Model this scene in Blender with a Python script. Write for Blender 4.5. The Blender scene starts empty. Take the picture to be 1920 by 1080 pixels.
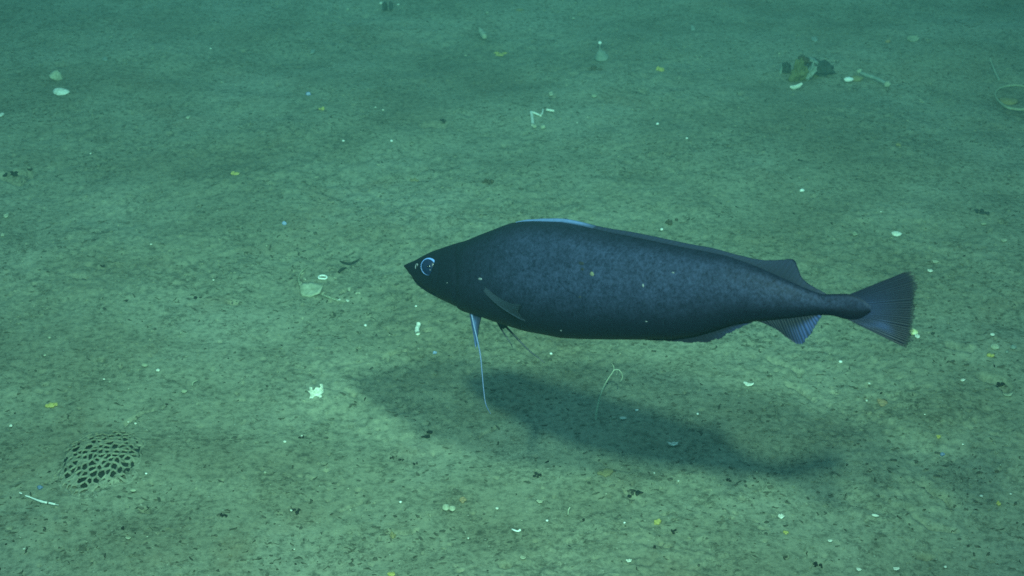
import bpy, math, random
import numpy as np
from mathutils import Vector, Matrix
random.seed(7); rng = np.random.default_rng(7)
S = bpy.context.scene
R = math.radians
# ------------------------------------------------------------------ camera
HC = 1.3; PITCH = R(28); HFOV = R(36)
cd = bpy.data.cameras.new('camera'); cam = bpy.data.objects.new('camera', cd)
S.collection.objects.link(cam); S.camera = cam
cam.location = (0, 0, HC); cam.rotation_euler = (R(90) - PITCH, 0, 0)
cd.sensor_width = 36; cd.lens = 18 / math.tan(HFOV / 2); cd.clip_start = 0.02; cd.clip_end = 200
cd.dof.use_dof = True; cd.dof.focus_distance = 1.9; cd.dof.aperture_fstop = 16.0
# ------------------------------------------------------------------ light: deep water, dim blue-green glow and the two floodlights of the vehicle
S.view_settings.view_transform = 'Standard'; S.view_settings.look = 'None'
S.view_settings.exposure = 0; S.view_settings.gamma = 1; S.view_settings.use_curve_mapping = False
W = bpy.data.worlds.new('World'); S.world = W; W.use_nodes = True
bg = W.node_tree.nodes['Background']
bg.inputs[0].default_value = (0.38, 0.82, 1.0, 1); bg.inputs[1].default_value = 0.42
def flood(loc, aim, power):
    l = bpy.data.lights.new('floodlight', 'SPOT'); l.energy = power; l.color = (0.61, 1.0, 0.72)
    l.spot_size = R(80); l.spot_blend = 1.0; l.shadow_soft_size = 0.022
    o = bpy.data.objects.new('floodlight', l); S.collection.objects.link(o)
    o.location = loc; o.rotation_euler = (Vector(aim) - Vector(loc)).to_track_quat('-Z', 'Y').to_euler()
flood((0.14, 0.21, 1.52), (-0.25, 4.3, 0), 206)
flood((-0.16, 0.15, 1.57), (-0.15, 4.5, 0), 206)
S.cycles.use_denoising = False
S.cycles.max_bounces = 5; S.cycles.volume_bounces = 1; S.cycles.diffuse_bounces = 2; S.cycles.transparent_max_bounces = 8
S.cycles.volume_max_steps = 64; S.cycles.sample_clamp_indirect = 2; S.cycles.sample_clamp_direct = 4

# ------------------------------------------------------------------ projection helpers (turn a measured point of the photo into a place in the world)
F = 960 / math.tan(HFOV / 2); cp, sp = math.cos(PITCH), math.sin(PITCH)
def ray(px, py):
    x = (px - 960) / F; y = -(py - 540) / F
    return Vector((x, cp + sp * y, -sp + cp * y))
CAM = Vector((0, 0, HC))

# ------------------------------------------------------------------ noise
def _h(ix, iy, s):
    n = (ix.astype(np.int64) * 374761393 + iy.astype(np.int64) * 668265263 + s * 974634777) & 0xffffffff
    n = ((n ^ (n >> 13)) * 1274126177) & 0xffffffff
    return ((n ^ (n >> 16)) & 0xffff) / 65535.0
def vn(x, y, sc, s):
    x = x / sc; y = y / sc
    ix = np.floor(x); iy = np.floor(y); fx = x - ix; fy = y - iy
    fx = fx * fx * fx * (fx * (fx * 6 - 15) + 10); fy = fy * fy * fy * (fy * (fy * 6 - 15) + 10)
    a = _h(ix, iy, s); b = _h(ix + 1, iy, s); c = _h(ix, iy + 1, s); d = _h(ix + 1, iy + 1, s)
    return (a + (b - a) * fx) * (1 - fy) + (c + (d - c) * fx) * fy - 0.5
def rot(x, y, a): return x * math.cos(a) - y * math.sin(a), x * math.sin(a) + y * math.cos(a)
def fbm(x, y, sc, s, n=4, g=.5):
    t = 0; amp = 1
    for k in range(n):
        xx, yy = rot(x, y, 0.6 + k * 1.1); t = t + amp * vn(xx + 3.1 * k, yy, sc / 2 ** k, s + k); amp *= g
    return t
def smooth(a, b, t):
    t = np.clip((t - a) / (b - a), 0, 1); return t * t * (3 - 2 * t)

# ------------------------------------------------------------------ seabed relief
def flat(px, py):
    d = ray(px, py); return CAM + d * (-HC / d.z)
GROOVES = []   # furrows and trails: polylines of photo points, half width (m), depth (m)
for pts, w, dp in [
    ([(238, 790), (255, 778), (272, 768), (285, 764)], .004, .006),
    ([(1480, 715), (1500, 722), (1515, 735), (1524, 748)], .006, .007),
    ([(1495, 712), (1530, 735), (1560, 760)], .005, .004),
    ([(1735, 905), (1765, 920), (1790, 940)], .007, .008),
    ([(1700, 948), (1720, 962), (1745, 975), (1790, 985)], .007, .007),
    ([(900, 805), (925, 792), (940, 782)], .003, .004),
    ([(720, 658), (740, 648), (760, 640)], .003, .005),
    ([(730, 990), (755, 992), (778, 988)], .003, .006),
    ([(1165, 920), (1190, 930), (1207, 942)], .004, .006),
    ([(440, 300), (470, 335), (520, 350)], .006, .004),
    ([(0, 330), (20, 335), (40, 340)], .012, .016),
    ([(35, 322), (52, 326), (62, 330)], .009, .010),
    ([(1445, 665), (1500, 690)], .006, .006),
    ([(640, 670), (690, 662), (760, 640)], .003, .004),
    ([(160, 500), (195, 505), (228, 498)], .004, .006),
    ([(130, 520), (160, 524)], .005, .006),
    ([(1845, 715), (1870, 722), (1885, 735)], .010, .012),
    ([(1770, 650), (1790, 658), (1815, 662)], .006, .008),
    ([(540, 240), (560, 262)], .006, .005),
    ([(795, 238), (830, 236)], .010, .010),
    ([(860, 212), (880, 216)], .009, .009),
    ([(1020, 180), (1040, 183)], .007, .007),
    ([(640, 950), (680, 930)], .003, .003),
    ([(1290, 790), (1320, 800), (1350, 830)], .004, .004),
    ([(1120, 860), (1180, 880)], .004, .003)]:
    GROOVES.append(([flat(*p) for p in pts], w, dp))
def randn_clustered(n, ncl, x0, x1, y0, y1, spread):
    cx = rng.uniform(x0, x1, ncl); cy = rng.uniform(y0, y1, ncl); k = rng.integers(0, ncl, n)
    return cx[k] + rng.normal(0, spread, n) * 1.6, cy[k] + rng.normal(0, spread, n)
NP_ = 2600
pit_x, pit_y = randn_clustered(NP_, 150, -1.9, 1.9, 1.5, 4.6, .07)
u_ = rng.uniform(0, 1, NP_) < .35
pit_x[u_] = rng.uniform(-1.9, 1.9, u_.sum()); pit_y[u_] = rng.uniform(1.45, 4.6, u_.sum())
pit_r = rng.uniform(.0012, .0028, NP_) * (1 + (rng.uniform(0, 1, NP_) > .95) * 1.1); pit_e = rng.uniform(1, 2.6, NP_)
pit_a = rng.normal(0, .5, NP_); pit_d = pit_r * rng.uniform(1.2, 2.6, NP_)
lmp_x, lmp_y = randn_clustered(NP_, 160, -1.9, 1.9, 1.5, 4.6, .08)
lmp_r = rng.uniform(.0015, .0035, NP_); lmp_h = lmp_r * rng.uniform(.3, .7, NP_)
def base_relief(x, y):
    z = .030 * vn(x, y, 1.1, 1) + .020 * fbm(x, y, .42, 3, 3)
    rough = smooth(-.25, .35, fbm(x, y, .28, 40, 3))
    z = z + .0055 * fbm(x, y, .10, 11, 2)
    z = z + (.0005 + .0034 * rough ** 1.5) * fbm(x, y, .019, 21, 4, .64)
    for pts, w, dp in GROOVES:
        bx0 = min(p.x for p in pts) - .06; bx1 = max(p.x for p in pts) + .06; by0 = min(p.y for p in pts) - .06; by1 = max(p.y for p in pts) + .06
        m = (x > bx0) & (x < bx1) & (y > by0) & (y < by1)
        if not m.any(): continue
        X = x[m]; Y = y[m]; d = np.full(X.shape, 9.0)
        X2 = X + .012 * vn(X, Y, .02, 71); Y2 = Y + .012 * vn(X, Y, .02, 72)
        for a, b in zip(pts, pts[1:]):
            ab = np.array([b.x - a.x, b.y - a.y]); t = np.clip(((X2 - a.x) * ab[0] + (Y2 - a.y) * ab[1]) / (ab @ ab), 0, 1)
            d = np.minimum(d, np.hypot(X2 - a.x - t * ab[0], (Y2 - a.y - t * ab[1]) * .8))
        q = d / (w * .8)
        z[m] += -1.4 * dp * np.exp(-q ** 2) * (.65 + .8 * vn(X, Y, .02, 73)) + .10 * dp * np.exp(-(q - 2) ** 2)
    return z
def ground_many(x, y): return base_relief(np.asarray(x, float).copy(), np.asarray(y, float).copy())
def gz(x, y): return float(ground_many([x], [y])[0])
def at(px, py, up=0.0):
    "the spot of the seabed that a measured point of the photo shows"
    d = ray(px, py); z = 0
    for _ in range(6):
        p = CAM + d * ((z + up - HC) / d.z); z = gz(p.x, p.y)
    p.z = z + up; return p
def mpp(px, py): return ((at(px, py) - CAM).dot(Vector((0, cp, -sp)))) / F      # metres per photo pixel there

# ------------------------------------------------------------------ materials
def mat(name):
    m = bpy.data.materials.new(name); m.use_nodes = True; nt = m.node_tree
    return m, nt, nt.nodes['Principled BSDF']
def node(nt, t, **k):
    n = nt.nodes.new(t)
    for a, v in k.items():
        if a[0] == '_': n.inputs[int(a[1:])].default_value = v
        else: setattr(n, a, v)
    return n
def noise(nt, co, scale, detail=4, rough=.55, dist=0):
    n = nt.nodes.new('ShaderNodeTexNoise'); n.inputs['Scale'].default_value = scale; n.inputs['Detail'].default_value = detail
    n.inputs['Roughness'].default_value = rough; n.inputs['Distortion'].default_value = dist; nt.links.new(co, n.inputs['Vector']); return n.outputs[0]
def ramp(nt, src, *st):
    n = nt.nodes.new('ShaderNodeValToRGB'); e = n.color_ramp.elements
    while len(e) < len(st): e.new(.5)
    for k, (p, c) in enumerate(st): e[k].position = p; e[k].color = c if len(c) == 4 else (*c, 1)
    nt.links.new(src, n.inputs[0]); return n.outputs[0]
def mix(nt, f, a, b, mode='MIX'):
    n = nt.nodes.new('ShaderNodeMix'); n.data_type = 'RGBA'; n.blend_type = mode
    for s, v in ((0, f), (6, a), (7, b)):
        if isinstance(v, (int, float)): n.inputs[s].default_value = v
        elif isinstance(v, tuple): n.inputs[s].default_value = (*v, 1)
        else: nt.links.new(v, n.inputs[s])
    return n.outputs[2]
def bump(nt, b, src, strength, dist):
    n = nt.nodes.new('ShaderNodeBump'); n.inputs['Strength'].default_value = strength; n.inputs['Distance'].default_value = dist
    nt.links.new(src, n.inputs['Height']); nt.links.new(n.outputs[0], b.inputs['Normal']); return n
def setp(b, col=None, rough=.8, spec=.2):
    if col is not None: b.inputs['Base Color'].default_value = (*col, 1)
    b.inputs['Roughness'].default_value = rough; b.inputs['Specular IOR Level'].default_value = spec
def sediment():
    m, nt, b = mat('sediment'); co = nt.nodes.new('ShaderNodeTexCoord').outputs['Object']
    k = ramp(nt, noise(nt, co, 2.4, 6, .6), (.38, (.235, .24, .175)), (.50, (.285, .295, .22)), (.62, (.325, .335, .26)))
    fine = ramp(nt, noise(nt, co, 95, 5, .7), (.32, (.50, .53, .53)), (.5, (1, 1, 1)), (.68, (1.25, 1.22, 1.18)))
    k = mix(nt, 1.0, k, fine, 'MULTIPLY')
    pm = ramp(nt, noise(nt, co, 9, 6, .72, .5), (.44, (0, 0, 0)), (.60, (1, 1, 1)))
    k = mix(nt, pm, k, mix(nt, .10, k, (.08, .08, .05)))
    fl = ramp(nt, noise(nt, co, 105, 4, .68, .6), (.52, (0, 0, 0)), (.60, (1, 1, 1)))
    fl2 = ramp(nt, noise(nt, co, 230, 3, .7, .3), (.55, (0, 0, 0)), (.66, (1, 1, 1)))
    lim = mix(nt, 1.0, fl, mix(nt, .85, (1, 1, 1), pm), 'MULTIPLY')
    k = mix(nt, lim, k, mix(nt, .60, k, (.05, .06, .045)))
    lim2 = mix(nt, 1.0, fl2, mix(nt, .8, (1, 1, 1), pm), 'MULTIPLY')
    k = mix(nt, lim2, k, mix(nt, .5, k, (.06, .06, .04)))
    bl = ramp(nt, noise(nt, co, 34, 5, .7, .8), (.50, (0, 0, 0)), (.66, (1, 1, 1)))
    k = mix(nt, mix(nt, 1.0, bl, mix(nt, .8, (1, 1, 1), pm), 'MULTIPLY'), k, mix(nt, .26, k, (.07, .075, .045)))
    br = ramp(nt, noise(nt, co, 3.5, 5, .6, 1.), (.56, (0, 0, 0)), (.72, (1, 1, 1)))
    k = mix(nt, br, k, mix(nt, .22, k, (.24, .16, .09)))
    pl = ramp(nt, noise(nt, co, 210, 2, .5), (.70, (0, 0, 0)), (.76, (1, 1, 1)))
    k = mix(nt, pl, k, mix(nt, .5, k, (.6, .6, .5)))
    nt.links.new(k, b.inputs['Base Color']); setp(b, None, .95, .1)
    bump(nt, b, noise(nt, co, 260, 6, .7), .55, .0016); return m
def simple(name, c1, c2, sc=120, rough=.75, spec=.3, bs=.4, bd=.0008, sss=0):
    m, nt, b = mat(name); co = nt.nodes.new('ShaderNodeTexCoord').outputs['Object']
    k = ramp(nt, noise(nt, co, sc, 5, .65, .3), (.35, c1), (.65, c2)); nt.links.new(k, b.inputs['Base Color'])
    setp(b, None, rough, spec); bump(nt, b, noise(nt, co, sc * 2.2, 4, .6), bs, bd)
    return m
SED = sediment()
WHITE = simple('chalky_shell', (.55, .55, .46), (.92, .92, .85), 160)
BRIGHT = simple('bright_shell', (.85, .85, .80), (1.0, 1.0, .97), 160, .5)
PALE = simple('dusty_shell', (.30, .31, .22), (.52, .54, .42), 140)
DUST = simple('silted_shell', (.27, .29, .20), (.37, .40, .29), 120)
YEL = simple('yellow_sponge', (.40, .36, .10), (.60, .54, .20), 150)
OCH = simple('ochre_crust', (.24, .22, .11), (.31, .28, .15), 110)
ORG = simple('orange_crust', (.33, .23, .13), (.38, .30, .18), 110)
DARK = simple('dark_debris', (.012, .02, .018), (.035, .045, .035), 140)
BROWN = simple('brown_debris', (.06, .055, .035), (.13, .12, .08), 140)
BLUEW = simple('bluish_gel', (.10, .16, .28), (.16, .24, .38), 90, .4)
GREY = simple('grey_lobe', (.20, .25, .22), (.33, .38, .34), 60)
OLIVE = simple('olive_lobe', (.12, .13, .06), (.19, .20, .09), 60)
DGREY = simple('dark_lobe', (.035, .055, .05), (.07, .09, .08), 60)
STALK = simple('pale_stalk', (.48, .52, .38), (.66, .70, .54), 200)

# ------------------------------------------------------------------ mesh helpers
col = S.collection
def mesh_obj(name, V, Fc, m, parent=None, smooth_=True):
    me = bpy.data.meshes.new(name); me.from_pydata([tuple(v) for v in V], [], [tuple(f) for f in Fc]); me.update()
    if smooth_: me.polygons.foreach_set('use_smooth', [True] * len(me.polygons))
    me.materials.append(m); o = bpy.data.objects.new(name, me); col.objects.link(o)
    if parent: o.parent = parent
    return o
def np_mesh(name, V, Q, m, parent=None, smooth_=True):
    me = bpy.data.meshes.new(name); V = np.asarray(V, np.float32); Q = np.asarray(Q, np.int32); k = Q.shape[1]
    me.vertices.add(len(V)); me.vertices.foreach_set('co', V.ravel())
    me.loops.add(Q.size); me.loops.foreach_set('vertex_index', Q.ravel())
    me.polygons.add(len(Q)); me.polygons.foreach_set('loop_start', np.arange(0, Q.size, k, dtype=np.int32))
    me.polygons.foreach_set('use_smooth', np.full(len(Q), smooth_)); me.update(calc_edges=True); me.validate()
    me.materials.append(m); o = bpy.data.objects.new(name, me); col.objects.link(o)
    if parent: o.parent = parent
    return o
def tag(o, label, cat, group=None):
    o['label'] = label; o['category'] = cat
    if group: o['group'] = group
    return o
def empty(name, loc, label, cat, group=None):
    o = bpy.data.objects.new(name, None); o.empty_display_size = .02; col.objects.link(o); o.location = loc
    return tag(o, label, cat, group)
def ico(n):
    t = (1 + 5 ** .5) / 2
    V = [Vector(v).normalized() for v in [(-1, t, 0), (1, t, 0), (-1, -t, 0), (1, -t, 0), (0, -1, t), (0, 1, t), (0, -1, -t), (0, 1, -t), (t, 0, -1), (t, 0, 1), (-t, 0, -1), (-t, 0, 1)]]
    Fc = [(0, 11, 5), (0, 5, 1), (0, 1, 7), (0, 7, 10), (0, 10, 11), (1, 5, 9), (5, 11, 4), (11, 10, 2), (10, 7, 6), (7, 1, 8), (3, 9, 4), (3, 4, 2), (3, 2, 6), (3, 6, 8), (3, 8, 9), (4, 9, 5), (2, 4, 11), (6, 2, 10), (8, 6, 7), (9, 8, 1)]
    for _ in range(n):
        c = {}; N = []
        def md(a, b):
            k = (min(a, b), max(a, b))
            if k not in c: V.append(((V[a] + V[b]) / 2).normalized()); c[k] = len(V) - 1
            return c[k]
        for a, b, d in Fc:
            x, y, z = md(a, b), md(b, d), md(d, a); N += [(a, x, z), (b, y, x), (d, z, y), (x, y, z)]
        Fc = N
    return np.array([list(v) for v in V]), np.array(Fc)
ICO = {n: ico(n) for n in (0, 1, 2, 3)}
from mathutils import noise as mn
def lobe(n, sx, sy, sz, amp=.25, freq=1.6, seed=0, off=(0, 0, 0), boxy=0):
    V, Fc = ICO[n]; V = V.copy()
    d = np.array([mn.fractal(Vector(v) * freq + Vector((seed * 3.7, seed, 1.3)), .9, 2.1, 3) for v in V])
    V = V * (1 + amp * d)[:, None]
    if boxy: V = np.sign(V) * np.abs(V) ** (1 - boxy)
    return V * (sx, sy, sz) + np.array(off), Fc
def merge(parts):
    Vs = []; Fs = []; n = 0
    for V, Fc in parts: Vs.append(V); Fs.append(np.asarray(Fc) + n); n += len(V)
    return np.concatenate(Vs), np.concatenate(Fs)
def tube(pts, rad, n=8, close=True):
    "tapered tube along points -> V, quads; tips closed by a tiny radius"
    P = [Vector(p) for p in pts]; V = []; Q = []
    if not hasattr(rad, '__len__'): rad = [rad] * len(P)
    for i, p in enumerate(P):
        t = (P[min(i + 1, len(P) - 1)] - P[max(i - 1, 0)]).normalized()
        a = t.orthogonal().normalized() if i == 0 else (a - t * a.dot(t)).normalized()
        b = t.cross(a)
        for k in range(n):
            th = 2 * math.pi * k / n; V.append(p + (a * math.cos(th) + b * math.sin(th)) * rad[i])
    for i in range(len(P) - 1):
        for k in range(n):
            k2 = (k + 1) % n; Q.append((i * n + k, i * n + k2, (i + 1) * n + k2, (i + 1) * n + k))
    if close:
        for base in (0, (len(P) - 1) * n):
            c = P[0] if base == 0 else P[-1]; V.append(c); ci = len(V) - 1
            for k in range(0, n, 2): Q.append((base + k, base + (k + 1) % n, base + (k + 2) % n, ci))
    return np.array([list(v) for v in V]), np.array(Q)
def resample(pts, n):
    P = [Vector(p) for p in pts]; out = []
    L = [0]
    for a, b in zip(P, P[1:]): L.append(L[-1] + (b - a).length)
    for k in range(n):
        s = L[-1] * k / (n - 1); i = 0
        while i < len(P) - 2 and L[i + 1] < s: i += 1
        f = (s - L[i]) / max(1e-9, L[i + 1] - L[i])
        p0 = P[max(i - 1, 0)]; p1 = P[i]; p2 = P[i + 1]; p3 = P[min(i + 2, len(P) - 1)]
        out.append(.5 * ((2 * p1) + (p2 - p0) * f + (2 * p0 - 5 * p1 + 4 * p2 - p3) * f * f + (3 * p1 - p0 - 3 * p2 + p3) * f ** 3))
    return out
def valve(L, Wd, Hh, nu=20, nv=12, th=.0008, ribs=9, seed=0):
    "one half of a clam shell, beak at -x, hollow below"
    V = []; Q = []
    for side in (0, 1):
        for i in range(nv + 1):
            r = i / nv
            for k in range(nu):
                a = 2 * math.pi * k / nu
                lip = 1 + .05 * math.sin(3 * a + seed) + .03 * math.sin(7 * a + seed * 2)
                x = L * .5 * (r * math.cos(a) * lip + .35 * (1 - r) * -1); y = Wd * .5 * r * math.sin(a) * lip
                z = Hh * (1 - r ** 2.2) + .03 * Hh * math.sin(r * ribs * 6.28) - side * th
                V.append((x, y, z))
        o = side * (nv + 1) * nu
        for i in range(nv):
            for k in range(nu):
                k2 = (k + 1) % nu; q = (o + i * nu + k, o + i * nu + k2, o + (i + 1) * nu + k2, o + (i + 1) * nu + k)
                Q.append(q if side == 0 else q[::-1])
    o = (nv + 1) * nu
    for k in range(nu):
        k2 = (k + 1) % nu; Q.append((nv * nu + k, nv * nu + k2, o + nv * nu + k2, o + nv * nu + k))
    return np.array(V), np.array(Q)
def plate(L, Wd, th, curl=.25, n=9, seed=0, rag=.2):
    "a broken curved flake with a ragged outline and real thickness"
    r = random.Random(seed); V = []; Q = []; na = 16
    rr = [1 + r.uniform(-rag, rag) for _ in range(na)]
    for side in (0, 1):
        for i in range(4):
            t = i / 3
            for k in range(na):
                a = 2 * math.pi * k / na; x = L / 2 * t * math.cos(a) * rr[k]; y = Wd / 2 * t * math.sin(a) * rr[k]
                V.append((x, y, curl * (x * x / L * 2 + y * y / Wd * .6) + .15 * th * math.sin(9 * a + 5 * t) - side * th))
        o = side * 4 * na
        for i in range(3):
            for k in range(na):
                k2 = (k + 1) % na; q = (o + i * na + k, o + i * na + k2, o + (i + 1) * na + k2, o + (i + 1) * na + k)
                Q.append(q if side == 0 else q[::-1])
    for k in range(na):
        k2 = (k + 1) % na; Q.append((3 * na + k, 3 * na + k2, 7 * na + k2, 7 * na + k))
    return np.array(V), np.array(Q)

# ------------------------------------------------------------------ seabed sheet
def build_seabed():
    ys = [-20, -12, -7, -4, -2, -1, -.3, .2, .6, .9, 1.1, 1.25, 1.35]; y = 1.42
    while y < 4.7: ys.append(y); y += .0023 * (y / 1.6) ** 1.9
    while y < 24: ys.append(y); y += .02 * (y / 4.7) ** 4
    ys = np.array(ys)
    s = list(np.linspace(-1, 1, 1000)); ex = []; v = 1.0; st = .002
    while v < 22: st *= 1.22; v += st; ex.append(v)
    s = np.array([-e for e in ex[::-1]] + s + ex)
    w = np.clip(.40 * ys + .10, .68, 2.0)
    X = w[:, None] * s[None, :]; Y = np.repeat(ys[:, None], len(s), 1)
    sh = X.shape; x = X.ravel(); yy = Y.ravel(); Z = base_relief(x, yy)
    # pits and grains on the dense part only
    Z = Z.reshape(sh); dense0, dense1 = 13, int(np.searchsorted(ys, 4.6)); o0 = len(ex); ns = 1000
    yd = ys[dense0:dense1]
    def stamp(cx, cy, r, el, an, h, crater):
        R_ = r * el * 2.4
        i0, i1 = np.searchsorted(yd, [cy - R_, cy + R_])
        if i1 <= i0: return
        ww = w[dense0 + i0:dense0 + i1].mean(); j0 = int(((cx - R_) / ww + 1) / 2 * (ns - 1)) - 2; j1 = int(((cx + R_) / ww + 1) / 2 * (ns - 1)) + 3
        if j0 < 0 or j1 >= ns: return
        sl = (slice(dense0 + i0, dense0 + i1), slice(o0 + j0, o0 + j1))
        dx = X[sl] - cx; dy = Y[sl] - cy; c, s_ = math.cos(an), math.sin(an)
        a = (dx * c + dy * s_) / (r * el); b = (-dx * s_ + dy * c) / r; q = a * a + b * b
        if crater: Z[sl] += -h * np.exp(-q * q)
        else: Z[sl] += h * np.exp(-q * q * .8)
    for i in range(NP_):
        stamp(pit_x[i], pit_y[i], pit_r[i], pit_e[i], pit_a[i], pit_d[i], True)
        stamp(lmp_x[i], lmp_y[i], lmp_r[i], 1.3, pit_a[i] * 3, lmp_h[i], False)
    V = np.stack([x, yy, Z.ravel()], 1); nr, nc = sh
    i = np.arange(nr - 1)[:, None] * nc + np.arange(nc - 1)[None, :]; i = i.ravel()
    Q = np.stack([i, i + 1, i + nc + 1, i + nc], 1)
    o = np_mesh('seabed', V, Q, SED); o['kind'] = 'structure'; return o
build_seabed()

# ------------------------------------------------------------------ the water: an even blue-green haze round everything
def box_haze():
    x0, x1, y0, y1, z0, z1 = -25, 25, -25, 27, -1.2, 2.2
    V = [(x, y, z) for z in (z0, z1) for y in (y0, y1) for x in (x0, x1)]
    Fc = [(0, 2, 3, 1), (4, 5, 7, 6), (0, 1, 5, 4), (2, 6, 7, 3), (0, 4, 6, 2), (1, 3, 7, 5)]
    m = bpy.data.materials.new('sea_water'); m.use_nodes = True; nt = m.node_tree; nt.nodes.clear()
    o = nt.nodes.new('ShaderNodeOutputMaterial'); v = nt.nodes.new('ShaderNodeVolumePrincipled')
    v.inputs['Color'].default_value = (.04, .105, .115, 1); v.inputs['Absorption Color'].default_value = (.20, .80, .72, 1)
    v.inputs['Density'].default_value = .20; v.inputs['Anisotropy'].default_value = .0
    nt.links.new(v.outputs[0], o.inputs['Volume'])
    h = mesh_obj('haze', V, Fc, m, smooth_=False); h['kind'] = 'stuff'; h['label'] = 'blue green sea water filling the whole scene'
box_haze()

# ------------------------------------------------------------------ the fish
Pn = CAM + ray(758, 499) * 1.60; Pt = CAM + ray(1700, 582) * 1.25
ex = (Pt - Pn).normalized(); n0 = Vector((-ex.y, ex.x, 0)).normalized()
if n0.y > 0: n0 = -n0
zv = ex.cross(-n0) if ex.cross(-n0).z > 0 else -ex.cross(-n0)
ROLL = R(13)
nn = (n0 * math.cos(ROLL) + zv * math.sin(ROLL)).normalized()   # the flank that faces the camera
ev = (-nn).cross(ex); ev = ex.cross(-nn) if ev.z < 0 else ev
ey = ev.cross(ex).normalized()
MF = Matrix(((ex.x, ey.x, ev.x, Pn.x), (ex.y, ey.y, ev.y, Pn.y), (ex.z, ey.z, ev.z, Pn.z), (0, 0, 0, 1)))
MI = MF.inverted(); CL = MI @ CAM
SGN = -1 if ey.dot(nn) < 0 else 1
def FL(px, py, y=0.0):
    "photo point -> fish coordinates (x along, z up) on the lengthwise plane at offset y"
    d = MI.to_3x3() @ ray(px, py); t = (y - CL.y) / d.y; p = CL + d * t; return (p.x, p.z)
def fish_skin():
    m, nt, b = mat('fish_skin'); tc = nt.nodes.new('ShaderNodeTexCoord').outputs['Object']
    mp = node(nt, 'ShaderNodeMapping'); nt.links.new(tc, mp.inputs[0]); mp.inputs['Scale'].default_value = (1, 1, 1)
    co = mp.outputs[0]
    big = ramp(nt, noise(nt, co, 26, 6, .62, .4), (.38, (0, 0, 0)), (.62, (1, 1, 1)))
    fine = ramp(nt, noise(nt, co, 330, 5, .85), (.40, (0, 0, 0)), (.64, (1, 1, 1)))
    mid = ramp(nt, noise(nt, co, 110, 5, .7, .6), (.40, (0, 0, 0)), (.62, (1, 1, 1)))
    at_ = node(nt, 'ShaderNodeAttribute', attribute_name='scaly_lit')
    f = mix(nt, .30, fine, mid); f = mix(nt, .22, f, big, 'MULTIPLY'); f = mix(nt, 1.0, f, at_.outputs['Color'], 'MULTIPLY')
    k = mix(nt, f, (.001, .002, .008), (.020, .028, .066))
    k2 = mix(nt, at_.outputs['Color'], (0, 0, 0), (.001, .002, .008)); k = mix(nt, 1.0, k, k2, 'ADD')
    sp = node(nt, 'ShaderNodeTexVoronoi'); sp.inputs['Scale'].default_value = 85; nt.links.new(tc, sp.inputs['Vector'])
    k = mix(nt, ramp(nt, sp.outputs['Distance'], (.05, (1, 1, 1)), (.10, (0, 0, 0))), k, mix(nt, .35, k, (.008, .012, .02)))
    nt.links.new(k, b.inputs['Base Color']); setp(b, None, .55, .12)
    bump(nt, b, noise(nt, co, 420, 4, .75), .35, .0006); return m
def fin_mat(name, c1, c2, alpha_edge=.0):
    m, nt, b = mat(name); at_ = node(nt, 'ShaderNodeAttribute', attribute_name='tint')
    tc = nt.nodes.new('ShaderNodeTexCoord').outputs['Object']
    se = nt.nodes.new('ShaderNodeSeparateColor'); nt.links.new(at_.outputs['Color'], se.inputs[0])
    k = mix(nt, se.outputs[0], c1, c2)
    k = mix(nt, mix(nt, .5, noise(nt, tc, 240, 4, .7), (1, 1, 1), 'MULTIPLY'), mix(nt, .5, k, (.01, .015, .03)), k)
    nt.links.new(k, b.inputs['Base Color']); setp(b, None, .45, .4)
    tr = nt.nodes.new('ShaderNodeBsdfTransparent'); mx = nt.nodes.new('ShaderNodeMixShader')
    nt.links.new(se.outputs[1], mx.inputs[0]); nt.links.new(b.outputs[0], mx.inputs[1]); nt.links.new(tr.outputs[0], mx.inputs[2])
    nt.links.new(mx.outputs[0], nt.nodes['Material Output'].inputs[0]); return m
SKIN = fish_skin()
FIN = fin_mat('fin_membrane', (.002, .003, .009), (.035, .060, .20))
PECT = fin_mat('pectoral_membrane', (.003, .006, .014), (.040, .058, .105))
PALEFIN = fin_mat('pale_blue_ray', (.008, .014, .04), (.065, .115, .28))
DARKRAY = fin_mat('dark_ray', (.012, .02, .03), (.03, .05, .08))
def ipl(tab, xs):
    t = np.array(sorted(tab)); v = np.interp(xs, t[:, 0], t[:, 1]); return v
def smooth1(a, k):
    ker = np.hanning(2 * k + 3)[1:-1]; ker /= ker.sum(); return np.convolve(np.pad(a, (k, k), 'edge'), ker, 'valid')
root = empty('fish', (0, 0, 0), 'large dark blue deep sea cod hovering above the seabed, nose pointing left', 'fish')
root.matrix_world = MF
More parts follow.
